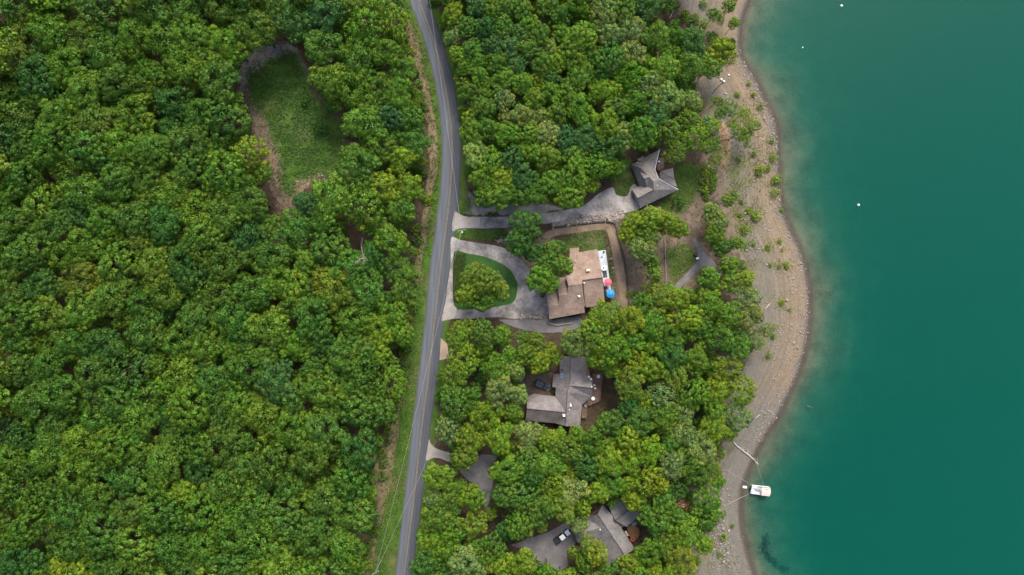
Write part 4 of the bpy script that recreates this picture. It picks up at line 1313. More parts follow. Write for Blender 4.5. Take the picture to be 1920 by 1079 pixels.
COLS = {'deep green': (.058, .150, .022), 'mid-green': (.089, .188, .020), 'yellow-green': (.165, .260, .016), 'olive': (.142, .218, .020), 'pale green': (.188, .268, .062), 'blue-green': (.064, .154, .032), 'fresh green': (.118, .228, .018)}
CNT = {}


def tree(px, py, r, kind='oak', color='mid-green', label='', group=None, name='broadleaf_tree', h=None, dim=1.0, cat='tree', sz=1.0):
    """px,py: where the crown shows in the photo; r: crown radius in photo pixels"""
    R = r * MPP
    h = h or min(20, max(6, 7 + R * 2.0)) * random.uniform(.92, 1.08)
    g = Z(px, py)
    zc = g + h - R * .75 * sz
    x, y, _ = U(px, py, zc)
    R *= (H - zc) / H
    # ground under the trunk
    s = H / (H - g) / MPP
    g2 = Z(960 + x * s, 539.5 - y * s)
    root = thing(name, (x, y, g2), label, cat, group, random.uniform(0, 6.28))
    me = random.choice(CROWN[kind])
    c = bpy.data.objects.new('crown', me); col.objects.link(c); c.parent = root
    c.location = (0, 0, zc - g2); el = random.uniform(.86, 1.16); c.scale = (R * el, R / el, R * sz * random.uniform(.85, 1.2))
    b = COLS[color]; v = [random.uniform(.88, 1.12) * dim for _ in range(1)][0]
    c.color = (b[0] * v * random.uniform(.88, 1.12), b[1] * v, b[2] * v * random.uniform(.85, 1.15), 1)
    tk = bpy.data.objects.new('trunk', random.choice(TRUNKS)); col.objects.link(tk); tk.parent = root
    hh = (zc + R * .3 - g2); tk.scale = (max(R * 2.2, 5) if kind != 'shrub' else R * 1.2, max(R * 2.2, 5) if kind != 'shrub' else R * 1.2, max(hh, .6))
    return root


def shrub(px, py, r, color, label, group=None, name='shrub', h=None):
    R = r * MPP
    g = Z(px, py); zc = g + R * .45
    x, y, _ = U(px, py, zc)
    root = thing(name, (x, y, g), label, 'shrub', group, random.uniform(0, 6.28))
    c = bpy.data.objects.new('foliage', random.choice(CROWN['shrub'])); col.objects.link(c); c.parent = root
    c.location = (0, 0, R * .45); c.scale = (R, R, R * random.uniform(.9, 1.2))
    b = [1.25 * q_ for q_ in COLS[color]]; c.color = (b[0], b[1], b[2], 1)
    tk = bpy.data.objects.new('stem', random.choice(TRUNKS)); col.objects.link(tk); tk.parent = root
    tk.scale = (R * 1.3, R * 1.3, R * .9)
    return root


ORD = ['zeroth', 'first', 'second', 'third', 'fourth', 'fifth', 'sixth', 'seventh', 'eighth', 'ninth', 'tenth', 'eleventh', 'twelfth', 'thirteenth', 'fourteenth', 'fifteenth', 'sixteenth', 'seventeenth', 'eighteenth',
       'nineteenth', 'twentieth', 'twenty-first', 'twenty-second', 'twenty-third', 'twenty-fourth', 'twenty-fifth', 'twenty-sixth', 'twenty-seventh', 'twenty-eighth', 'twenty-ninth', 'thirtieth'] + ['%s-%s' % (a, b) for a in ('thirty', 'forty', 'fifty') for b in ('first', 'second', 'third', 'fourth', 'fifth', 'sixth', 'seventh', 'eighth', 'ninth')]

# --- trees one can single out by where they stand
TREES = [  # px, py, r, kind, colour, label
    (985, 425, 33, 'oak', 'deep green', 'big dark oak overhanging the middle of the long concrete driveway'),
    (975, 455, 27, 'oak', 'deep green', 'dark lower crown beside the big oak over the driveway bend'),
    (1000, 472, 20, 'oak', 'deep green', 'small dark tree at the foot of the big driveway oak'),
    (1040, 470, 24, 'oak', 'mid-green', 'mid-green tree at the patio corner of the tan-roofed house'),
    (1052, 497, 22, 'oak', 'fresh green', 'tree whose crown touches the tan roof from the road side'),
    (1020, 496, 18, 'young', 'mid-green', 'small tree between the oak and the tan-roofed house'),
    (1012, 522, 26, 'oak', 'fresh green', 'fresh green tree overhanging the inner bend of the curved driveway'),
    (1030, 530, 20, 'oak', 'fresh green', 'bright tree beside the tan house front wall'),
    (888, 515, 24, 'oak', 'olive', 'olive tree on the lawn island, nearest the hedge top'),
    (880, 545, 27, 'oak', 'yellow-green', 'yellow-green tree on the lawn island beside the lower hedge'),
    (915, 530, 30, 'oak', 'olive', 'largest tree in the middle of the lawn island'),
    (905, 562, 24, 'oak', 'fresh green', 'tree at the lower edge of the lawn island'),
    (938, 545, 21, 'oak', 'olive', 'olive tree on the lawn island nearest the driveway curve'),
    (1190, 418, 24, 'oak', 'yellow-green', 'yellow-green tree just below the grey house driveway end'),
    (1222, 412, 26, 'oak', 'yellow-green', 'bright tree below the garage corner of the grey house'),
    (1250, 420, 24, 'oak', 'yellow-green', 'yellow-green tree third in the row below the grey house'),
    (1272, 430, 19, 'oak', 'yellow-green', 'bright tree at the lake end of the row below the grey house'),
    (1178, 442, 20, 'oak', 'yellow-green', 'tree beside the dirt path corner near the riprap stones'),
    (1212, 442, 22, 'oak', 'fresh green', 'tree in the middle of the grove right of the dirt path'),
    (1205, 468, 24, 'oak', 'pale green', 'pale tree on the bare yard below the grove'),
    (1222, 490, 16, 'young', 'fresh green', 'small tree on the bare yard right of the dirt path'),
    (1226, 512, 16, 'young', 'fresh green', 'small round tree low on the bare yard near the straight edging'),
    (1334, 398, 19, 'oak', 'pale green', 'pale tree at the top of the lakeside row above the lake path'),
    (1345, 418, 22, 'oak', 'pale green', 'pale tree, second in the lakeside row above the lake path'),
    (1338, 440, 20, 'oak', 'fresh green', 'tree beside the upper arm of the lake path'),
    (1352, 462, 21, 'oak', 'mid-green', 'darker tree at the right of the lake path fork'),
    (1378, 455, 13, 'young', 'fresh green', 'small tree at the top of the bank by the lake path'),
    (1329, 524, 23, 'oak', 'fresh green', 'round tree standing in the crook of the lake path'),
    (1366, 500, 20, 'oak', 'fresh green', 'tree at the end of the lower lake path arm'),
    (1372, 528, 24, 'oak', 'fresh green', 'tree on the bank just below the lake path end'),
    (1398, 522, 16, 'young', 'fresh green', 'small tree leaning over the top of the beach'),
    (1266, 288, 22, 'pine', 'olive', 'rounded feathery tree at the north corner of the grey house'),
    (1302, 262, 28, 'pine', 'yellow-green', 'feathery tree between the grey house and the upper beach'),
    (1326, 238, 22, 'pine', 'yellow-green', 'feathery yellow-green tree beside the blue tarp'),
    (1290, 228, 26, 'pine', 'olive', 'olive feathery tree inland of the blue tarp'),
    (1332, 272, 20, 'pine', 'fresh green', 'feathery tree at the edge of the orange bank'),
    (1252, 248, 27, 'pine', 'olive', 'feathery tree behind the grey house roof tip'),
    (1368, 202, 18, 'sparse', 'pale green', 'loose pale tree alone on the upper beach'),
    (1352, 212, 13, 'sparse', 'fresh green', 'small loose tree beside the blue tarp on the beach side'),
    (1386, 250, 17, 'sparse', 'fresh green', 'loose tree at the lake side of the orange bank'),
    (1410, 236, 15, 'sparse', 'yellow-green', 'loose tree nearest the water on the upper beach'),
    (1364, 377, 14, 'young', 'fresh green', 'small round tree on the bank above the pale lakeside row'),
    (1403, 562, 26, 'sparse', 'pale green', 'pale loose tree overhanging the beach top'),
    (1438, 618, 17, 'sparse', 'pale green', 'pale loose tree standing farthest out on the beach'),
    (1415, 640, 18, 'sparse', 'pale green', 'pale loose tree on the beach beside the farthest one'),
    (1112, 1032, 28, 'oak', 'olive', 'olive tree growing in front of the southern house roof'),
    (1098, 1054, 22, 'oak', 'mid-green', 'tree at the lower wall of the southern house garage'),
    (1088, 985, 17, 'oak', 'pale green', 'pale tree leaning over the southern garage roof'),
    (1190, 938, 24, 'oak', 'yellow-green', 'yellow-green tree over the far wing of the southern house'),
    (1012, 678, 23, 'oak', 'yellow-green', 'yellow-green tree leaning over the upper wall behind the black car'),
    (988, 664, 23, 'oak', 'fresh green', 'tree in the wood above the black car'),
    (1036, 664, 21, 'oak', 'yellow-green', 'yellow-green tree over the upper left roof end of the grey-brown house'),
    (966, 694, 22, 'oak', 'pale green', 'pale tree left of the black car'),
    (972, 742, 20, 'oak', 'pale green', 'pale tree at the left wing corner of the grey-brown house'),
    (962, 772, 20, 'oak', 'fresh green', 'tree below the left wing corner of the grey-brown house'),
    (1122, 672, 24, 'oak', 'yellow-green', 'yellow-green tree over the upper right roof end of the grey-brown house'),
    (1150, 690, 20, 'oak', 'yellow-green', 'bright tree beyond the top of the brown railed deck'),
    (940, 632, 20, 'oak', 'fresh green', 'tree at the lower edge of the gravel yard'),
    (905, 652, 19, 'oak', 'fresh green', 'tree between the tan apron and the gravel yard'),
    (1345, 190, 12, 'sparse', 'fresh green', 'loose tree above the blue tarp at the gravel tongue'),
    (1395, 212, 13, 'sparse', 'yellow-green', 'loose yellow-green tree between the two loose trees of the upper beach'),
    (1400, 256, 12, 'sparse', 'fresh green', 'loose tree beside the orange bank nearer the water'),
    (1372, 232, 11, 'sparse', 'yellow-green', 'small loose tree just right of the orange bank top'),
    (1340, 300, 13, 'sparse', 'fresh green', 'loose tree between the hedge clump and the orange bank'),
    (1392, 460, 13, 'sparse', 'fresh green', 'loose tree at the beach top beside the lake path fork'),
    (1402, 540, 15, 'sparse', 'yellow-green', 'loose tree leaning out at the beach top below the lake path'),
    (802, 377, 15, 'young', 'yellow-green', 'small bright tree alone on the road verge opposite the gravel pad'),
    (1352, 100, 30, 'oak', 'yellow-green', 'yellow-green tree at the tip of the wooded point'),
    (1330, 125, 24, 'oak', 'fresh green', 'tree on the wooded point above the gravel tongue'),
    (1376, 45, 12, 'young', 'yellow-green', 'small bright tree standing on the narrow upper beach'),
    (1366, 12, 15, 'young', 'fresh green', 'young tree at the top edge of the photo by the beach'),
    (1338, 28, 14, 'young', 'mid-green', 'young tree on the bare ground at the top of the photo'),
    (1298, 40, 14, 'young', 'mid-green', 'young dark tree among the bare strips at the top'),
]
placed = []
for px, py, r, kd, cl, lb in TREES:
    tree(px, py, r, kd, cl, lb, name='pine_tree' if kd == 'pine' else 'young_tree' if kd in ('young', 'sparse') else 'broadleaf_tree', sz=1.0)
    placed.append((px, py, r))

# --- forest: crowns fill the wooded ground
WEST = [(-50, -50), (748, -50), (745, 0), (757, 60), (770, 120), (786, 190), (790, 270), (784, 330), (776, 400), (775, 470), (774, 540), (764, 600), (757, 660), (752, 710), (738, 760), (722, 810), (712, 870), (704, 930), (692, 1000), (680, 1130), (-50, 1130)]
NORTH = [(805, -50), (822, 20), (845, 80), (858, 130), (868, 200), (872, 270), (870, 335), (880, 358), (905, 380), (950, 380), (1000, 376), (1060, 384), (1112, 380), (1127, 345), (1160, 318), (1172, 290), (1200, 278), (1236, 268), (1262, 262), (1300, 240), (1320, 205), (1295, 175), (1290, 155), (1340, 142), (1362, 118), (1372, 80), (1300, 60), (1260, 40), (1255, -50)]
SOUTH = [(838, 604), (900, 600), (945, 606), (1000, 626), (1060, 622), (1085, 605), (1110, 588), (1140, 572), (1190, 560), (1205, 535), (1232, 525), (1258, 548), (1290, 545), (1320, 545), (1400, 545), (1420, 590), (1412, 640), (1402, 690), (1404, 750), (1394, 810), (1362, 832), (1352, 900), (1335, 960), (1330, 1020), (1300, 1060), (1290, 1130), (765, 1130), (790, 1010), (805, 930), (812, 872), (848, 870), (840, 835), (815, 790), (818, 740), (828, 690), (842, 660)]
OPEN = [CLEARING, DRIVE_N, DRIVE_U, SOUTH_GRAVEL, APRON_4, APRON_S, PATH_4, DRIVE_4, [(976, 712), (1002, 702), (1036, 698), (1052, 676), (1098, 674), (1112, 698), (1132, 698), (1150, 712), (1156, 745), (1132, 775), (1090, 803), (1040, 802), (985, 790), (985, 735)],
        [(1061, 978), (1105, 962), (1130, 942), (1150, 958), (1162, 934), (1190, 955), (1204, 966), (1212, 1000), (1196, 1020), (1192, 1030), (1170, 1045), (1140, 1062), (1110, 1010), (1082, 1020)],
        [(1183, 300), (1240, 276), (1275, 350), (1200, 392)], [(1040, 520), (1060, 515), (1098, 590), (1028, 600)]]
GAPS = [(205, 600, 14), (215, 615, 10), (415, 682, 13), (430, 690, 10), (372, 350, 9), (140, 440, 9), (40, 455, 8), (470, 510, 10), (575, 470, 11), (585, 450, 9), (770, 330, 8), (770, 440, 9), (758, 470, 7), (735, 655, 10), (565, 920, 10), (570, 945, 9), (40, 785, 16),
        (668, 455, 24), (525, 22, 9), (1275, 945, 17), (935, 655, 13), (960, 640, 10), (890, 715, 12), (905, 745, 9), (950, 780, 9), (880, 790, 8), (925, 985, 8), (945, 960, 12), (1045, 640, 6), (900, 700, 8), (1330, 600, 9), (1300, 640, 8), (1250, 30, 20), (1310, 15, 14),
        (275, 150, 8), (395, 190, 9), (120, 520, 8), (330, 910, 9), (210, 940, 7), (290, 830, 7), (560, 690, 7), (640, 700, 7), (480, 830, 8)]
GAPS = [(a, b, r_ * (.25 if a < 800 and r_ < 20 else .6 if a > 800 else .7)) for a, b, r_ in GAPS]
rs = np.random.RandomState(11)


def sample_forest(zone, poly, n, rmin, rmax, dens, power=1.0):
    a = np.array(poly); lo, hi = a.min(0), a.max(0)
    px = rs.uniform(lo[0], hi[0], n); py = rs.uniform(lo[1], hi[1], n)
    rr = rmin + (rmax - rmin) * rs.rand(n) ** power
    if zone == 'north':
        rr = np.where(px < 1070, rr * np.clip(.72 + (py - 180) / 900, .7, .95), rr)
    if zone == 'west':
        rr = np.where(px > 690, rr * .75, rr)
    ok = poly_d(px, py, poly) > rr * np.where((zone == 'west') & (py > 780), .75, .4)
    for o in OPEN:
        near = (px > min(p[0] for p in o) - 60) & (px < max(p[0] for p in o) + 60)
        d = np.full(n, -999.0); d[near] = poly_d(px[near], py[near], o)
        ok &= d < -rr * .72
    for gx, gy, gr in GAPS:
        ok &= np.hypot(px - gx, py - gy) > gr + rr * .72
    px, py, rr = px[ok], py[ok], rr[ok]
    order = np.argsort(-rr + rs.uniform(0, 6, len(rr)))
    out = []
    P = [(p[0], p[1], p[2]) for p in placed]
    A = np.zeros((4000, 3)); k = len(P); A[:k] = P
    for i in order:
        d = np.hypot(A[:k, 0] - px[i], A[:k, 1] - py[i])
        if np.all(d > dens * (A[:k, 2] + rr[i])):
            A[k] = (px[i], py[i], rr[i]); k += 1
            out.append((px[i], py[i], rr[i]))
    placed.extend(out)
    return out


forest = []
forest += [('west', *p) for p in sample_forest('west', WEST, 30000, 15, 43, .65, 1.4)]
forest += [('north', *p) for p in sample_forest('north', NORTH, 16000, 14, 31, .66, 1.3)]
forest += [('south', *p) for p in sample_forest('south', SOUTH, 16000, 13, 31, .66, 1.2)]
ZONE = {'west': 'in the forest left of the road', 'north': 'in the wood above the long driveway', 'south': 'in the wood around the lower houses'}


def pick_color(zone, px, py):
    n = math.sin(px * .017 + 1.3) * math.sin(py * .021 + .4) + math.sin(px * .041 - py * .033) * .6 + random.gauss(0, .75)
    if zone == 'west':
        return 'olive' if n > 1.6 else 'yellow-green' if n > 1.3 else 'fresh green' if n > .2 else 'mid-green' if n > -1.3 else 'deep green' if n > -2.0 else 'blue-green'
    if zone == 'north':
        return 'pale green' if n > 1.4 else 'yellow-green' if n > .7 else 'fresh green' if n > -.2 else 'mid-green' if n > -1.0 else 'blue-green'
    return 'pale green' if n > 1.2 else 'yellow-green' if n > .35 else 'olive' if n > .15 else 'fresh green' if n > -.8 else 'mid-green' if n > -1.6 else 'deep green'


forest.sort(key=lambda f: -f[3])
inview = [f for f in forest if -20 < f[1] < 1940 and -20 < f[2] < 1100]
big = [f for f in inview if f[3] >= 15][:270]
bigset = set(big)
rest = [f for f in inview if f not in bigset]
young = rest[:290]
left_over = rest[290:] + [f for f in forest if f not in set(inview)]
# rows for labels
rows = {}
for f in big + young:
    kind = 'b' if f in bigset else 'y'
    rows.setdefault((f[0], int((f[2] + 20) // 54), kind), []).append(f)
for (zone, row, kind), fs in rows.items():
    fs.sort(key=lambda f: f[1])
    for i, (zn, px, py, r) in enumerate(fs):
        cl = pick_color(zone, px, py)
        nm = 'broadleaf_tree' if kind == 'b' else 'understorey_tree'
        side = 'from the left' if zone == 'west' else 'from the road'
        noun = 'broad tree' if kind == 'b' else 'small tree'
        lb = '%s %s, %s %s in row %s %s' % (cl, noun, ORD[i + 1], side, ORD[row + 1], {'west': 'of the western forest', 'north': 'of the upper lakeside wood', 'south': 'of the lower lakeside wood'}[zone])
        kd = 'big' if r > 27 else 'oak' if r > 15 else 'young'
        u_ = random.random()
        if u_ < .12: kd = 'pine'
        elif u_ < .20 and r > 15: kd = 'sparse'
        dim = .82 + .18 * np.clip(px / 700, 0, 1) if zone == 'west' else 1.0  # western leaf colour darkens toward the left edge, standing in for lens falloff
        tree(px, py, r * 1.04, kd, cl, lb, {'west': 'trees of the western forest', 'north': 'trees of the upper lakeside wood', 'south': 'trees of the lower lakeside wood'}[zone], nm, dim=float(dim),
             h=(None if kind == 'b' else min(17, 6 + r * MPP * 2.6)))
print('TREES', len(forest), len(big), len(young), len(left_over))

# --- the rest of the wood and the undergrowth, one mass each
def mass(name, items, kindlabel, cat, hfun, cols, dimf=1.0):
    V, T = [], []
    r2_ = np.random.RandomState(5)
    for px, py, r in items:
        v, tn, nn_ = LOWCROWN[r2_.randint(len(LOWCROWN))]
        R = r * MPP; g = Z(px, py); hz = hfun(r2_, R)
        x, y, z = U(px, py, g + hz)
        a = r2_.uniform(0, 6.28); ca, sa = math.cos(a), math.sin(a)
        w = v * R
        V.append(np.stack([w[:, 0] * ca - w[:, 1] * sa + x, w[:, 0] * sa + w[:, 1] * ca + y, w[:, 2] + z], 1))
        c = np.array(cols[r2_.randint(len(cols))]) * r2_.uniform(.85, 1.15)
        T.append(tn * c[None])
    me = quad_mesh(name, np.concatenate(V), np.concatenate(T))
    o = link(name, me, M['leaf']); o.color = (1, 1, 1, 1)
    o['kind'] = 'stuff'; o['label'] = kindlabel; o['category'] = cat
    return o


ringed = []
for zone_x, zone_y, n_ in (((-300, -50), (-260, 1340), 330), ((-50, 740), (-260, -50), 170), ((-50, 650), (1130, 1340), 150), ((840, 1330), (-260, -50), 110), ((790, 1330), (1130, 1340), 120)):
    ringed += [('out', a_, b_, c_) for a_, b_, c_ in zip(rs.uniform(*zone_x, n_), rs.uniform(*zone_y, n_), rs.uniform(18, 34, n_)) if a_ < road_l(b_) - 40 or a_ > road_r(b_) + 25]
left_over += ringed
if left_over:
    mass('woodland', [(f[1], f[2], f[3]) for f in left_over], 'smallest far trees filling the forest between the larger crowns', 'woodland', lambda q, R: max(4, 2.2 * R + 3), [COLS['mid-green'], COLS['fresh green'], COLS['olive']])
und = []
for poly, n in ((WEST, 900), (NORTH, 320), (SOUTH, 330)):
    a = np.array(poly); px = rs.uniform(a[:, 0].min(), a[:, 0].max(), n); py = rs.uniform(a[:, 1].min(), a[:, 1].max(), n)
    rr = rs.uniform(9, 17, n)
    ok = poly_d(px, py, poly) > -2
    for o in OPEN: ok &= poly_d(px, py, o) < -rr * .9
    for gx, gy, gr in GAPS: ok &= np.hypot(px - gx, py - gy) > gr * .8 + rr * .5
    und += list(zip(px[ok], py[ok], rr[ok]))
mass('undergrowth', und, 'low dark undergrowth beneath the forest crowns', 'undergrowth', lambda q, R: q.uniform(.8, 5.5), [COLS['deep green'], COLS['mid-green'], COLS['fresh green']])

# ------------------------------------------------------------------ beach and garden shrubs
SHRUBS = [(1417, 404, 12, 'yellow-green', 'largest yellow-green shrub alone on the middle of the beach'), (1404, 396, 7, 'yellow-green', 'shrub just above the largest beach shrub'),
          (1396, 431, 10, 'yellow-green', 'bright shrub on the inner beach below the largest shrub'), (1387, 404, 5, 'fresh green', 'small shrub at the bank foot level with the largest beach shrub'),
          (1390, 379, 5, 'fresh green', 'small shrub at the bank foot above the largest beach shrub'), (1462, 453, 6, 'yellow-green', 'shrub near the waterline where the beach starts widening'),
          (1440, 464, 7, 'yellow-green', 'shrub in mid beach beside the waterline shrub'), (1413, 459, 5, 'fresh green', 'small shrub on the inner beach level with the lake path top'),
          (1467, 469, 4, 'yellow-green', 'tiny shrub below the waterline shrub on the widening beach'), (1444, 498, 5, 'fresh green', 'first of three shrubs in a row on the wide beach'),
          (1461, 500, 5, 'yellow-green', 'middle of three shrubs in a row on the wide beach'), (1475, 498, 7, 'yellow-green', 'brightest, waterward of three shrubs in a row on the wide beach'),
          (1466, 568, 7, 'yellow-green', 'shrub on the widest part of the beach'), (1481, 581, 4, 'olive', 'small faint shrub near water on the widest beach'),
          (1450, 631, 6, 'fresh green', 'small dense shrub below the farthest pale beach tree'), (1441, 668, 6, 'fresh green', 'shrub on the beach below the pale trees'),
          (1403, 158, 5, 'yellow-green', 'small shrub near the top of the gravel tongue'), (1382, 177, 6, 'fresh green', 'shrub in the middle of the gravel tongue'), (1413, 178, 5, 'olive', 'low shrub near the waterline of the gravel tongue'),
          (1426, 200, 7, 'olive', 'olive shrub by the water on the upper beach'), (1424, 320, 11, 'yellow-green', 'large bright shrub on the upper beach'), (1440, 318, 6, 'fresh green', 'small shrub beside the large bright upper beach shrub'),
          (1455, 338, 10, 'yellow-green', 'bright shrub by the waterline, upper of a pair'), (1453, 361, 9, 'yellow-green', 'bright shrub by the waterline, lower of a pair'), (1449, 296, 8, 'yellow-green', 'yellow-green shrub by the waterline above the pair'),
          (1379, 364, 8, 'fresh green', 'green shrub at the bank foot right of the hedge clump'), (1413, 289, 7, 'fresh green', 'shrub above the large bright upper beach shrub'), (1390, 380, 4, 'yellow-green', 'tiny shrub at the bank foot'),
          (1447, 265, 6, 'olive', 'dry shrub by the waterline near the loose trees'), (1465, 395, 5, 'olive', 'small dry shrub right at the water above the bay'), (1400, 270, 6, 'fresh green', 'shrub under the loose trees'), (1385, 300, 6, 'olive', 'dry shrub on the orange bank'),
          (1272, 380, 14, 'deep green', 'round dark evergreen shrub at the lower corner of the grey house'),
          (1388, 493, 9, 'mid-green', 'dark shrub on the bank beside the lake path end'), (1395, 505, 8, 'fresh green', 'shrub at the beach top beside the lake path'),
          (1352, 965, 12, 'fresh green', 'shrub at the rocks where the long rope is tied'), (1320, 962, 13, 'fresh green', 'shrub inland of the rope rocks'), (1373, 986, 5, 'olive', 'small yellow shrub on the lower beach'), (1358, 1007, 9, 'yellow-green', 'bright shrub on the lower beach'),
          (1349, 1040, 7, 'fresh green', 'shrub below the bright one on the lower beach'), (1327, 1020, 13, 'mid-green', 'dark shrub on the lower bank'), (1308, 1052, 9, 'fresh green', 'shrub at the bottom edge of the bank'),
          (935, 438, 9, 'deep green', 'low dark shrub beside the long driveway left of the big oak'), (945, 440, 8, 'deep green', 'low dark shrub touching the big driveway oak'), (1016, 554, 6, 'deep green', 'small dark shrub at the front corner of the tan-roofed house'),
          (1019, 548, 5, 'mid-green', 'small shrub by the front step of the tan-roofed house'), (600, 240, 15, 'deep green', 'dark shrub on the right side of the grassy clearing'), (572, 190, 10, 'deep green', 'dark shrub at the upper right edge of the clearing'),
          (1037, 734, 7, 'deep green', 'dark shrub in the wall corner beside the black car'), (880, 404, 4, 'mid-green', 'low weed shrub on the upper edge of the driveway mouth'), (918, 402, 6, 'mid-green', 'low shrub on the gravel pad edge of the driveway'), (930, 401, 5, 'mid-green', 'low shrub beside another on the gravel pad edge'),
          (1178, 552, 6, 'olive', 'dry shrub at the foot of the dark edging'), (1190, 552, 8, 'mid-green', 'green shrub on the bare yard near the lower grove')]
SHRUBS += [(1264, 10, 12, 'mid-green', 'shrub beside the pale fallen log at the top of the photo'), (1284, 28, 12, 'fresh green', 'shrub among the bare strips near the top of the photo'), (1318, 46, 11, 'fresh green', 'shrub between the bare strips and the wooded point'),
           (1352, 34, 9, 'mid-green', 'dark shrub inland of the narrow upper beach'), (1318, 8, 9, 'fresh green', 'small shrub at the top edge on bare ground'), (1300, 70, 13, 'mid-green', 'shrub at the inland side of the wooded point')]
for a in SHRUBS: shrub(*a)
# lumpy hedge clump beside the upper beach: each shrub of it
for i, (px, py, r, cl, w) in enumerate([(1322, 312, 9, 'yellow-green', 'top'), (1322, 326, 9, 'yellow-green', 'second'), (1321, 341, 10, 'yellow-green', 'third'), (1321, 356, 10, 'yellow-green', 'fourth'), (1325, 370, 8, 'fresh green', 'bottom'), (1336, 320, 10, 'mid-green', 'upper right'), (1338, 335, 11, 'mid-green', 'middle right'), (1336, 350, 11, 'mid-green', 'lower right')]):
    shrub(px, py, r, cl, '%s shrub of the lumpy hedge clump between grey house and beach, %s' % (cl, w), 'hedge clump shrubs')

# verge bushes left of the road: small individuals along the tree line
k = 0
VERGE = []
for y in np.arange(10, 1075, 21):
    e = float(np.interp(y, [p[1] for p in WEST[2:20]], [p[0] for p in WEST[2:20]]))
    x = e + random.uniform(-6, 9); r = random.uniform(7, 13)
    if abs(y - 377) < 25: continue
    VERGE.append((x, y, r))
for i, (x, y, r) in enumerate(VERGE):
    shrub(x, y, r, random.choice(['mid-green', 'fresh green', 'yellow-green', 'mid-green']), 'scrubby bush at the forest edge on the road verge, %s from the top' % ORD[i + 1], 'bushes along the forest edge', name='verge_bush')

# clipped hedge along the lawn island
def hedge():
    outline = [(851.5, 473.5), (874, 476), (872, 500), (868, 530), (862, 562), (850.5, 562), (850, 520)]
    r = np.random.RandomState(3)
    P, N = [], []
    px = r.uniform(848, 876, 9000); py = r.uniform(472, 564, 9000)
    d = poly_d(px, py, outline)
    ok = d > 0
    px, py, d = px[ok], py[ok], d[ok]
    g = zf(px, py)
    top = 1.5 * np.clip(d / 2.2, 0, 1) ** .35 + r.normal(0, .08, len(d))
    v = np.array([U(a, b, c + t_) for a, b, c, t_ in zip(px, py, g, top)])
    nrm = np.tile([[0, 0, 1.0]], (len(v), 1))
    side = []
    q = leaf_quads(v, nrm, r.uniform(.18, .36, len(v)), r, .7)
    o0 = U(862, 520, Z(862, 520))
    tint = r.uniform(.65, 1.35, (len(v), 1)) * np.array([[1, 1, 1]])
    root = thing('hedge', o0, 'clipped yellow-green hedge between the road and the lawn island', 'hedge')
    me = quad_mesh('foliage', q - np.array(o0), tint)
    f = link('foliage', me, M['leaf'], root); f.color = (.050, .085, .012, 1)
    core = MB().prism([U(x, y, 0)[:2] for x, y in [(853, 476), (871, 478), (869, 505), (864, 540), (860, 560), (852, 560), (851.5, 520)]], o0[2] - .4, o0[2] + 1.1)
    core.build('branches', M['bark'], root)


hedge()

# ------------------------------------------------------------------ dead trees, fallen trunk, driftwood
def snag(px, py, r, h, label, mat, name='dead_tree', lean=(0, 0), seed=1, leaves=None):
    R = r * MPP; g = Z(px, py)
    b = U(px, py, g + h * .8)
    root = thing(name, (b[0], b[1], g), label, 'tree')
    q = random.Random(seed)
    x, y = b[0], b[1]
    top = (x + lean[0], y + lean[1], g + h)
    MB().tube([(x, y, g - .3), (x + lean[0] * .4, y + lean[1] * .4, g + h * .5), top], [.32, .22, .05], 8).build('trunk', mat, root)
    tips = []
    for k in range(13):
        t_ = q.uniform(.3, .98); a = math.atan2(lean[1] + .01, lean[0]) + q.choice([-1, 1]) * abs(q.gauss(.6, .5)) if max(map(abs, lean)) > .5 else q.uniform(0, 6.28); l = R * q.uniform(.25, .95) * (1.15 - .6 * t_)
        s = Vector((x, y, g)).lerp(Vector(top), t_)
        e = s + Vector((l * math.cos(a), l * math.sin(a), l * .35))
        m = (s + e) / 2 + Vector((q.uniform(-.3, .3), q.uniform(-.3, .3), .2))
        mb = MB().tube([s, m, e], [.2, .13, .05], 5)
        for j in range(4):
            a2 = a + q.uniform(-1.1, 1.1); l2 = l * q.uniform(.25, .5); s2 = s.lerp(e, q.uniform(.4, .95))
            mb.tube([s2, s2 + Vector((l2 * math.cos(a2), l2 * math.sin(a2), l2 * .3))], [.09, .035], 4)
            tips.append(s2 + Vector((l2 * math.cos(a2), l2 * math.sin(a2), l2 * .3)))
        mb.build('limb', mat, root)
    if leaves:
        r = np.random.RandomState(seed)
        P = np.concatenate([np.array(t_)[None] + r.normal(0, .5, (22, 3)) for t_ in tips])
        v = leaf_quads(P, np.tile([[0, 0, 1.0]], (len(P), 1)), r.uniform(.2, .45, len(P)), r, .8)
        me = quad_mesh('dry_leaves', v - np.array([b[0], b[1], g]), r.uniform(.6, 1.3, (len(P), 1)) * np.ones((1, 3)))
        o = link('dry_leaves', me, M['leaf'], root); o.color = (*leaves, 1)


snag(658, 440, 30, 19, 'bare bleached dead tree standing in the forest below the clearing', M['timber'], seed=4, lean=(4.5, -7.5))
snag(42, 782, 17, 13, 'grey bare dead tree in the forest at the photo edge', M['timber'], seed=5, leaves=(.10, .055, .025))
snag(525, 22, 18, 14, 'brown dead tree in the forest above the clearing', M['bark'], seed=6, leaves=(.085, .060, .030))
snag(1275, 945, 17, 11, 'red-brown dead tree near the lower bank', M['dead_wood'], seed=7, leaves=(.22, .10, .045))
snag(1262, 682, 16, 14, 'grey half-bare tree in the lower lakeside wood', M['dead_wood'], seed=8, leaves=(.12, .15, .07))


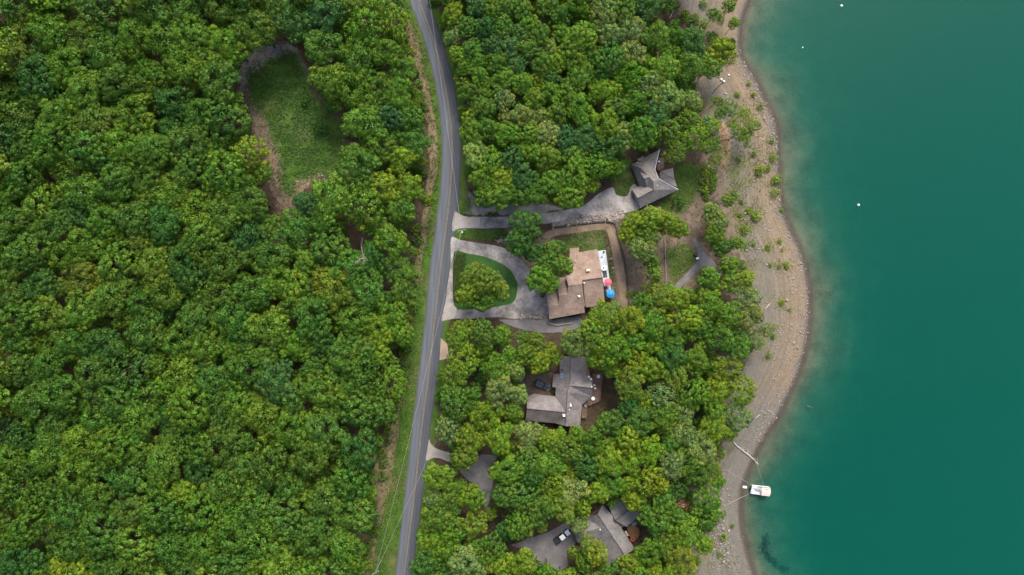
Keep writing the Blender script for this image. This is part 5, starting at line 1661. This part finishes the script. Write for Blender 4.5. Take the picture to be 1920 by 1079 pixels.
def fallen():
    a = U(1373, 826, Z(1373, 826) + .3); pts = [(1373, 826), (1381, 836), (1391, 844), (1403, 853), (1413, 862), (1422, 871)]
    root = thing('fallen_trunk', a, 'bleached fallen trunk with root branches reaching into the water', 'fallen tree')
    W = [G(x, y, .3) for x, y in pts]; W[-1] = U(1422, 871, WATER_Z + .1); W[-2] = U(1413, 862, max(WATER_Z + .25, Z(1413, 862) + .2))
    MB().tube(W, [.10, .17, .2, .22, .22, .12], 8).build('trunk', M['dead_wood'], root)
    q = random.Random(9)
    for k in range(26):
        i = q.uniform(1.8, 4.7); p = Vector(W[int(i)]).lerp(Vector(W[int(i) + 1]), i % 1)
        an = R_(q.uniform(20, 120)) if q.random() < .8 else R_(q.uniform(-70, 10)); l = q.uniform(.8, 2.1)
        e = p + Vector((l * math.cos(an) * .8, l * math.sin(an), q.uniform(.2, .9)))
        m = p.lerp(e, .5) + Vector((q.uniform(-.2, .2), q.uniform(-.2, .2), .1))
        MB().tube([p, m, e], [.075, .05, .02], 5).build('branch', M['dead_wood'] if k % 3 else M['dirt_path'], root)


fallen()


def log(px, py, L, rz, r, label, mat=None, z=None):
    c = G(px, py, r * .7) if z is None else U(px, py, z)
    root = thing('driftwood_log', (c[0], c[1], c[2] - r * .7), label, 'log')
    d = Vector((math.cos(rz), math.sin(rz), 0)) * L / 2
    C = Vector(c)
    MB().tube([C - d, C - d * .3 + Vector((.05, .08, .02)), C + d * .4, C + d], [r * .8, r, r * .9, r * .45], 7).build('trunk', mat or M['dead_wood'], root)
    n = Vector((-d.y, d.x, 0)).normalized()
    MB().tube([C + d * .2, C + d * .35 + n * L * .16 + Vector((0, 0, .15))], [r * .5, r * .15], 5).build('branch', mat or M['dead_wood'], root)


log(1440, 574, 2.6, R_(45), .12, 'short pale driftwood on the beach below the pale loose tree')
log(1393, 691, 2.8, R_(20), .12, 'pale driftwood log at the top of the lower beach')
log(1421, 781, 2.2, R_(35), .10, 'driftwood on the beach near the last gravel point')
log(1447, 774, 2.2, R_(-40), .10, 'driftwood lying toward the water near the gravel point')
log(1517.5, 763, 1.8, R_(-12), .13, 'small tan log floating off the beach', M['dirt_path'], WATER_Z + .02)
log(1360, 263, 3.2, R_(20), .14, 'dark log on the orange bank of the upper beach', M['bark'])
log(1437, 812, 1.8, R_(-50), .1, 'dark stick at the waterline above the fallen trunk', M['bark'])
log(1262, 22, 5.0, R_(62), .14, 'pale fallen log among the bare strips at the top of the photo')

# buoys, jugs, tarp
def buoy(px, py, r, label, afloat=True):
    p = U(px, py, WATER_Z) if afloat else G(px, py)
    root = thing('buoy' if afloat else 'plastic_jug', p, label, 'buoy' if afloat else 'jug')
    MB().lathe([(.05, -.15), (r * .8, -.05), (r, r * .6), (r * .8, r * 1.2), (r * .3, r * 1.45)], p, 14).build('body', M['white'], root, smooth=True)
    MB().tube([(p[0], p[1], p[2] + r * 1.4), (p[0], p[1], p[2] + r * 1.4 + .2)], .05, 6).build('handle', M['white'], root)


buoy(1577, 12, .42, 'white buoy on the water at the top of the photo')
buoy(1609, 385, .42, 'white buoy alone in the middle of the lake')
buoy(1504.5, 90, .25, 'small white buoy off the upper shore')
buoy(1352, 150, .40, 'white jug under the trees on the gravel tongue, leftmost of three', False)
buoy(1357, 153.5, .40, 'white jug at the end of the dark line on the gravel tongue', False)
buoy(1366, 141.5, .34, 'white jug nearest the water on the gravel tongue', False)
tag(MB().tube([G(1357, 154, .06), G(1349, 161, .06), G(1342, 168, .05), G(1336, 176, .05)], .12, 5).build('drain_hose', M['black']), 'dark hose trailing from the white jug over the gravel', 'hose')


def tarp():
    root = thing('tarp', G(1327, 222), 'crumpled blue tarp under trees at the upper beach', 'tarp')
    r = np.random.RandomState(2)
    n = 9; v, f = [], []
    b = G(1327, 222)
    for i in range(n):
        for j in range(n):
            v.append((b[0] - 1.1 + 2.2 * i / (n - 1) + r.normal(0, .07), b[1] - .9 + 1.8 * j / (n - 1) + r.normal(0, .07), b[2] + .35 + abs(r.normal(0, .18)) - .3 * max(abs(i - 4), abs(j - 4)) / 4))
    for i in range(n - 1):
        for j in range(n - 1):
            a = i * n + j; f.append((a, a + n, a + n + 1, a + 1))
    m = len(v)
    MB().add(v + [(x, y, z - .02) for x, y, z in v], f + [tuple(k + m for k in q[::-1]) for q in f]).build('sheet', M['tarp'], root)
    MB().box((b[0] + .2, b[1] - .1, b[2] + .12), (1.2, .9, .25), .4).build('covered_boards', M['timber'], root)


tarp()

# ------------------------------------------------------------------ stones
def rock_arrays(pts, sizes, seed):
    r = np.random.RandomState(seed)
    t_ = (1 + 5 ** .5) / 2
    iv = np.array([(-1, t_, 0), (1, t_, 0), (-1, -t_, 0), (1, -t_, 0), (0, -1, t_), (0, 1, t_), (0, -1, -t_), (0, 1, -t_), (t_, 0, -1), (t_, 0, 1), (-t_, 0, -1), (-t_, 0, 1)]) / 1.9
    fc = np.array([(0, 11, 5), (0, 5, 1), (0, 1, 7), (0, 7, 10), (0, 10, 11), (1, 5, 9), (5, 11, 4), (11, 10, 2), (10, 7, 6), (7, 1, 8), (3, 9, 4), (3, 4, 2), (3, 2, 6), (3, 6, 8), (3, 8, 9), (4, 9, 5), (2, 4, 11), (6, 2, 10), (8, 6, 7), (9, 8, 1)])
    n = len(pts)
    v = iv[None] * r.uniform(.75, 1.25, (n, 12, 1)) * np.stack([r.uniform(.8, 1.3, n), r.uniform(.6, 1.1, n), r.uniform(.4, .75, n)], 1)[:, None, :] * sizes[:, None, None]
    a = r.uniform(0, 6.28, n); c, s = np.cos(a)[:, None], np.sin(a)[:, None]
    v = np.stack([v[..., 0] * c - v[..., 1] * s, v[..., 0] * s + v[..., 1] * c, v[..., 2]], -1) + pts[:, None, :]
    f = fc[None] + (np.arange(n) * 12)[:, None, None]
    return v.reshape(-1, 3), f.reshape(-1, 3)


def stones(name, px, py, sizes, mat, label, seed):
    z = zf(px, py) + sizes * .15
    s = (H - z) / H * MPP
    pts = np.stack([(px - 960) * s, (539.5 - py) * s, z], 1)
    v, f = rock_arrays(pts, sizes, seed)
    o = link(name, mesh_np(name, v, f), mat)
    tag(o, label, 'stones', None, 'stuff')


q = np.random.RandomState(21)
# waterline belt
yy = q.uniform(90, 830, 4000); sx_ = np.interp(yy, SH[:, 1], SH[:, 0])
wd = np.where((yy > 380) & (yy < 760), 62, 34)
xx = sx_ - np.abs(q.normal(0, .62, len(yy))) * wd - 3
stones('shore_stones', xx, yy, q.gamma(1.6, .055, len(yy)) + .04, M['stone'], 'loose tan stones scattered along the waterline', 3)
yy = q.uniform(880, 1070, 420); xx = np.interp(yy, [880, 920, 960, 1000, 1040, 1079], [1352, 1346, 1344, 1352, 1358, 1345]) + q.normal(0, 8, len(yy))
stones('bank_stones', xx, yy, q.gamma(2.0, .09, len(yy)) + .06, M['stone'], 'grey rocks along the foot of the lower bank', 4)
tt = q.uniform(0, 1, 620); xx = 1036 + 132 * tt; yy = np.interp(xx, [1036, 1080, 1120, 1168], [423, 415.5, 409.5, 407]) + q.normal(0, 2.8, len(tt)) * (.6 + .8 * tt)
stones('riprap_stones', xx, yy, q.gamma(3, .09, len(tt)) + .1, M['stone'], 'riprap stones between the long driveway and the dirt path', 5)
xx = q.normal(945, 9, 90); yy = q.normal(447, 6, 90)
stones('border_stones', xx, yy, q.gamma(3, .06, 90) + .08, M['stone'], 'small stones in the planting bed left of the oak', 6)
xx = q.uniform(975, 1025, 130); yy = 594 + (xx - 975) * -.02 + q.normal(0, 2.5, 130)
stones('bed_stones', xx, yy, q.gamma(3, .09, 130) + .08, M['stone'], 'stones edging the lower driveway at the tan-roofed house', 7)
xx = q.normal(582, 22, 110); yy = 338 - (xx - 582) * .45 + q.normal(0, 7, 110)
stones('clearing_stones', xx, yy, q.gamma(2.5, .05, 110) + .05, M['stone'], 'pale stones at the lower edge of the clearing', 8)
for i, (px, py, s_, lb) in enumerate([(1146, 486, .55, 'pale boulder on the grass beside the pale deck, upper'), (1149, 503, .55, 'pale boulder on the grass beside the pale deck, lower'), (938, 518, .6, 'boulder in the lawn island planting'), (941, 523, .5, 'smaller boulder in the lawn island planting'), (1437, 497, .5, 'pale boulder on the wide beach'), (1399, 470, .55, 'pale boulder at the beach top near the lake path'),
                                   (1363, 918, .5, 'pale boulder on the sand above the rope'), (1342, 975, .55, 'pale boulder at the lower bank rocks'), (1353, 985, .5, 'tan boulder at the lower bank rocks'), (1379, 94, .45, 'pale stone on the narrow upper beach')]):
    p = G(px, py, s_ * .2)
    v, f = rock_arrays(np.array([[0, 0, s_ * .2]]), np.array([s_]), 50 + i)
    o = link('boulder', mesh_np('boulder', v, f), M['stone'], None, G(px, py))
    tag(o, lb, 'boulder')

# submerged weed on the lake bed
def weed():
    r = np.random.RandomState(4)
    path = smooth([(1436, 1008), (1433, 1022), (1436, 1036), (1446, 1050), (1460, 1062), (1474, 1070)], 6)
    P, N = [], []
    for x, y in path:
        if r.rand() < .3: continue
        for k in range(26):
            a, b = x + r.normal(0, 3.6), y + r.normal(0, 3.0)
            P.append(G(a, b, r.uniform(.0, .45)))
    P = np.array(P)
    v = leaf_quads(P, np.tile([[0, 0, 1.0]], (len(P), 1)), r.uniform(.3, .8, len(P)), r, .7)
    me = quad_mesh('water_weed', v, r.uniform(.6, 1.4, (len(P), 1)) * np.ones((1, 3)))
    o = link('water_weed', me, M['leaf']); o.color = (.03, .05, .035, 1)
    tag(o, 'dark strip of weed under the shallow water below the boat', 'weed', None, 'stuff')


weed()


# ------------------------------------------------------------------ rough grass and weeds in the open ground
def tufts(name, label, polys, n, cols, smin, smax, seed, rag=5.0, keep_out=()):
    r = np.random.RandomState(seed)
    P, C = [], []
    for poly in polys:
        a = np.array(poly); w = a.max(0) - a.min(0)
        k = int(n * w[0] * w[1] / 10000)
        px = r.uniform(a[:, 0].min() - 6, a[:, 0].max() + 6, k); py = r.uniform(a[:, 1].min() - 6, a[:, 1].max() + 6, k)
        patch = dilate_noise(px, py, .09, seed + 1) + .6 * dilate_noise(px, py, .3, seed + 2)
        ok = (poly_d(px, py, poly) + r.normal(0, rag, k) > 0) & (patch + r.normal(0, .5, k) > -.2)
        for o in keep_out: ok &= poly_d(px, py, o) < -1
        ok &= (px < road_l(py) - 1) | (px > road_r(py) + 1)
        px, py = px[ok], py[ok]
        z = zf(px, py) + r.uniform(.05, .3, len(px)); s_ = (H - z) / H * MPP
        P.append(np.stack([(px - 960) * s_, (539.5 - py) * s_, z], 1))
        C.append(np.array(cols)[r.randint(len(cols), size=len(px))] * r.uniform(.7, 1.3, (len(px), 1)))
    P = np.concatenate(P); C = np.concatenate(C)
    v = leaf_quads(P, np.tile([[0, 0, 1.0]], (len(P), 1)), r.uniform(smin, smax, len(P)), r, .5)
    o = link(name, quad_mesh(name, v, C), M['leaf']); o.color = (1, 1, 1, 1)
    tag(o, label, 'grass', None, 'stuff')


GR = [(.038, .090, .014), (.055, .112, .016), (.082, .138, .022), (.026, .068, .014)]
DRY = [(.13, .10, .05), (.17, .135, .075), (.09, .09, .03), (.06, .085, .02)]
verge = [(road_l(y) - 2, y) for y in np.arange(-10, 1100, 30)] + [(road_l(y) - v_, y) for y, v_ in zip(np.arange(1090, -20, -30), np.interp(np.arange(1090, -20, -30), [0, 300, 400, 560, 800, 1000, 1079], [20, 12, 18, 24, 30, 48, 52]))]
dryv = [(road_l(y) - v_, y) for y, v_ in zip(np.arange(-10, 1100, 30), np.interp(np.arange(-10, 1100, 30), [0, 300, 400, 560, 800, 1000, 1079], [14, 8, 12, 18, 24, 40, 44]))] + [(road_l(y) - v_, y) for y, v_ in zip(np.arange(1090, -20, -30), np.interp(np.arange(1090, -20, -30), [0, 300, 400, 560, 800, 920, 1000, 1079], [42, 36, 36, 42, 58, 80, 92, 96]))]
DRV = [DRIVE_N, DRIVE_U, APRON_4, APRON_S, LAKE_PATH, DIRT, ROOF2_OUT]
tufts('grass', 'rough mown grass in the forest clearing', [CLEAR_LAWN], 9000, [(.045, .115, .016), (.065, .14, .018), (.09, .16, .024), (.035, .09, .014)], .25, .6, 31, 7)
tufts('weeds', 'dry weeds round the rim of the forest clearing', [CLEARING], 1500, DRY + GR[:1], .25, .6, 32, 6, [CLEAR_LAWN])
tufts('grass', 'green grass verge along the left side of the road', [verge], 2800, [(.065, .14, .014), (.09, .165, .016), (.12, .18, .022), (.05, .11, .012)], .25, .6, 33, 4)
tufts('weeds', 'dry weedy strip between the green verge and the forest', [dryv], 900, DRY + GR, .3, .8, 34, 6)
tufts('grass', 'patchy grass in the yards round the upper houses', [YARD_2, LAWN_1A, LAWN_1B, LAWN_LAKE, [(866, 356), (884, 372), (890, 402), (864, 402)], [(852, 430), (935, 430), (940, 446), (920, 454), (860, 448)]], 6000, GR + DRY[2:], .2, .45, 35, 3, DRV)
tufts('grass', 'bright yellow-green grass between the grey house and the beach hedge', [LAWN_1B, LAWN_LAKE], 7000, [(.10, .16, .018), (.14, .19, .022), (.08, .14, .016)], .2, .45, 45, 4, DRV)
tufts('weeds', 'sparse dry weeds on the bare yards above the beach', [DRYYARD, [(1340, 190), (1420, 180), (1440, 300), (1420, 420), (1390, 440), (1350, 330)]], 1300, DRY + [(.12, .16, .02), (.17, .19, .03)], .25, .6, 36, 6, DRV)
tufts('weeds', 'thin dry grass on the lower beach', [[(1300, 1040), (1350, 1000), (1390, 1010), (1410, 1079), (1290, 1090)], [(1385, 420), (1420, 420), (1430, 540), (1400, 560)]], 1200, DRY + [(.14, .17, .04)], .2, .5, 37, 6)
ring = lambda x, y, r: [(x + r * math.cos(k * .628), y + r * math.sin(k * .628)) for k in range(10)]
YG = [(.15, .20, .02), (.20, .24, .03), (.11, .16, .02), (.16, .15, .06)]
tufts('weeds', 'yellow-green weeds round the beach shrubs', [ring(a[0], a[1], a[2] * 1.7) for a in SHRUBS if a[0] > 1375 and a[1] < 900] + [ring(1395, 300, 14), ring(1400, 340, 12), ring(1388, 350, 10), ring(1376, 330, 10), ring(1372, 290, 9), ring(1405, 215, 16), ring(1388, 228, 14), ring(1378, 320, 12), ring(1432, 345, 8), ring(1398, 410, 8)], 7000, YG, .22, .5, 41, 4)
tufts('weeds', 'leafy ground cover in the shade of the lower wood', [SOUTH], 260, GR + [(.09, .07, .04)], .3, .7, 38, 4, DRV + [PATH_4, DRIVE_4, SOUTH_GRAVEL])
print('OBJECT COUNT', len(bpy.data.objects))
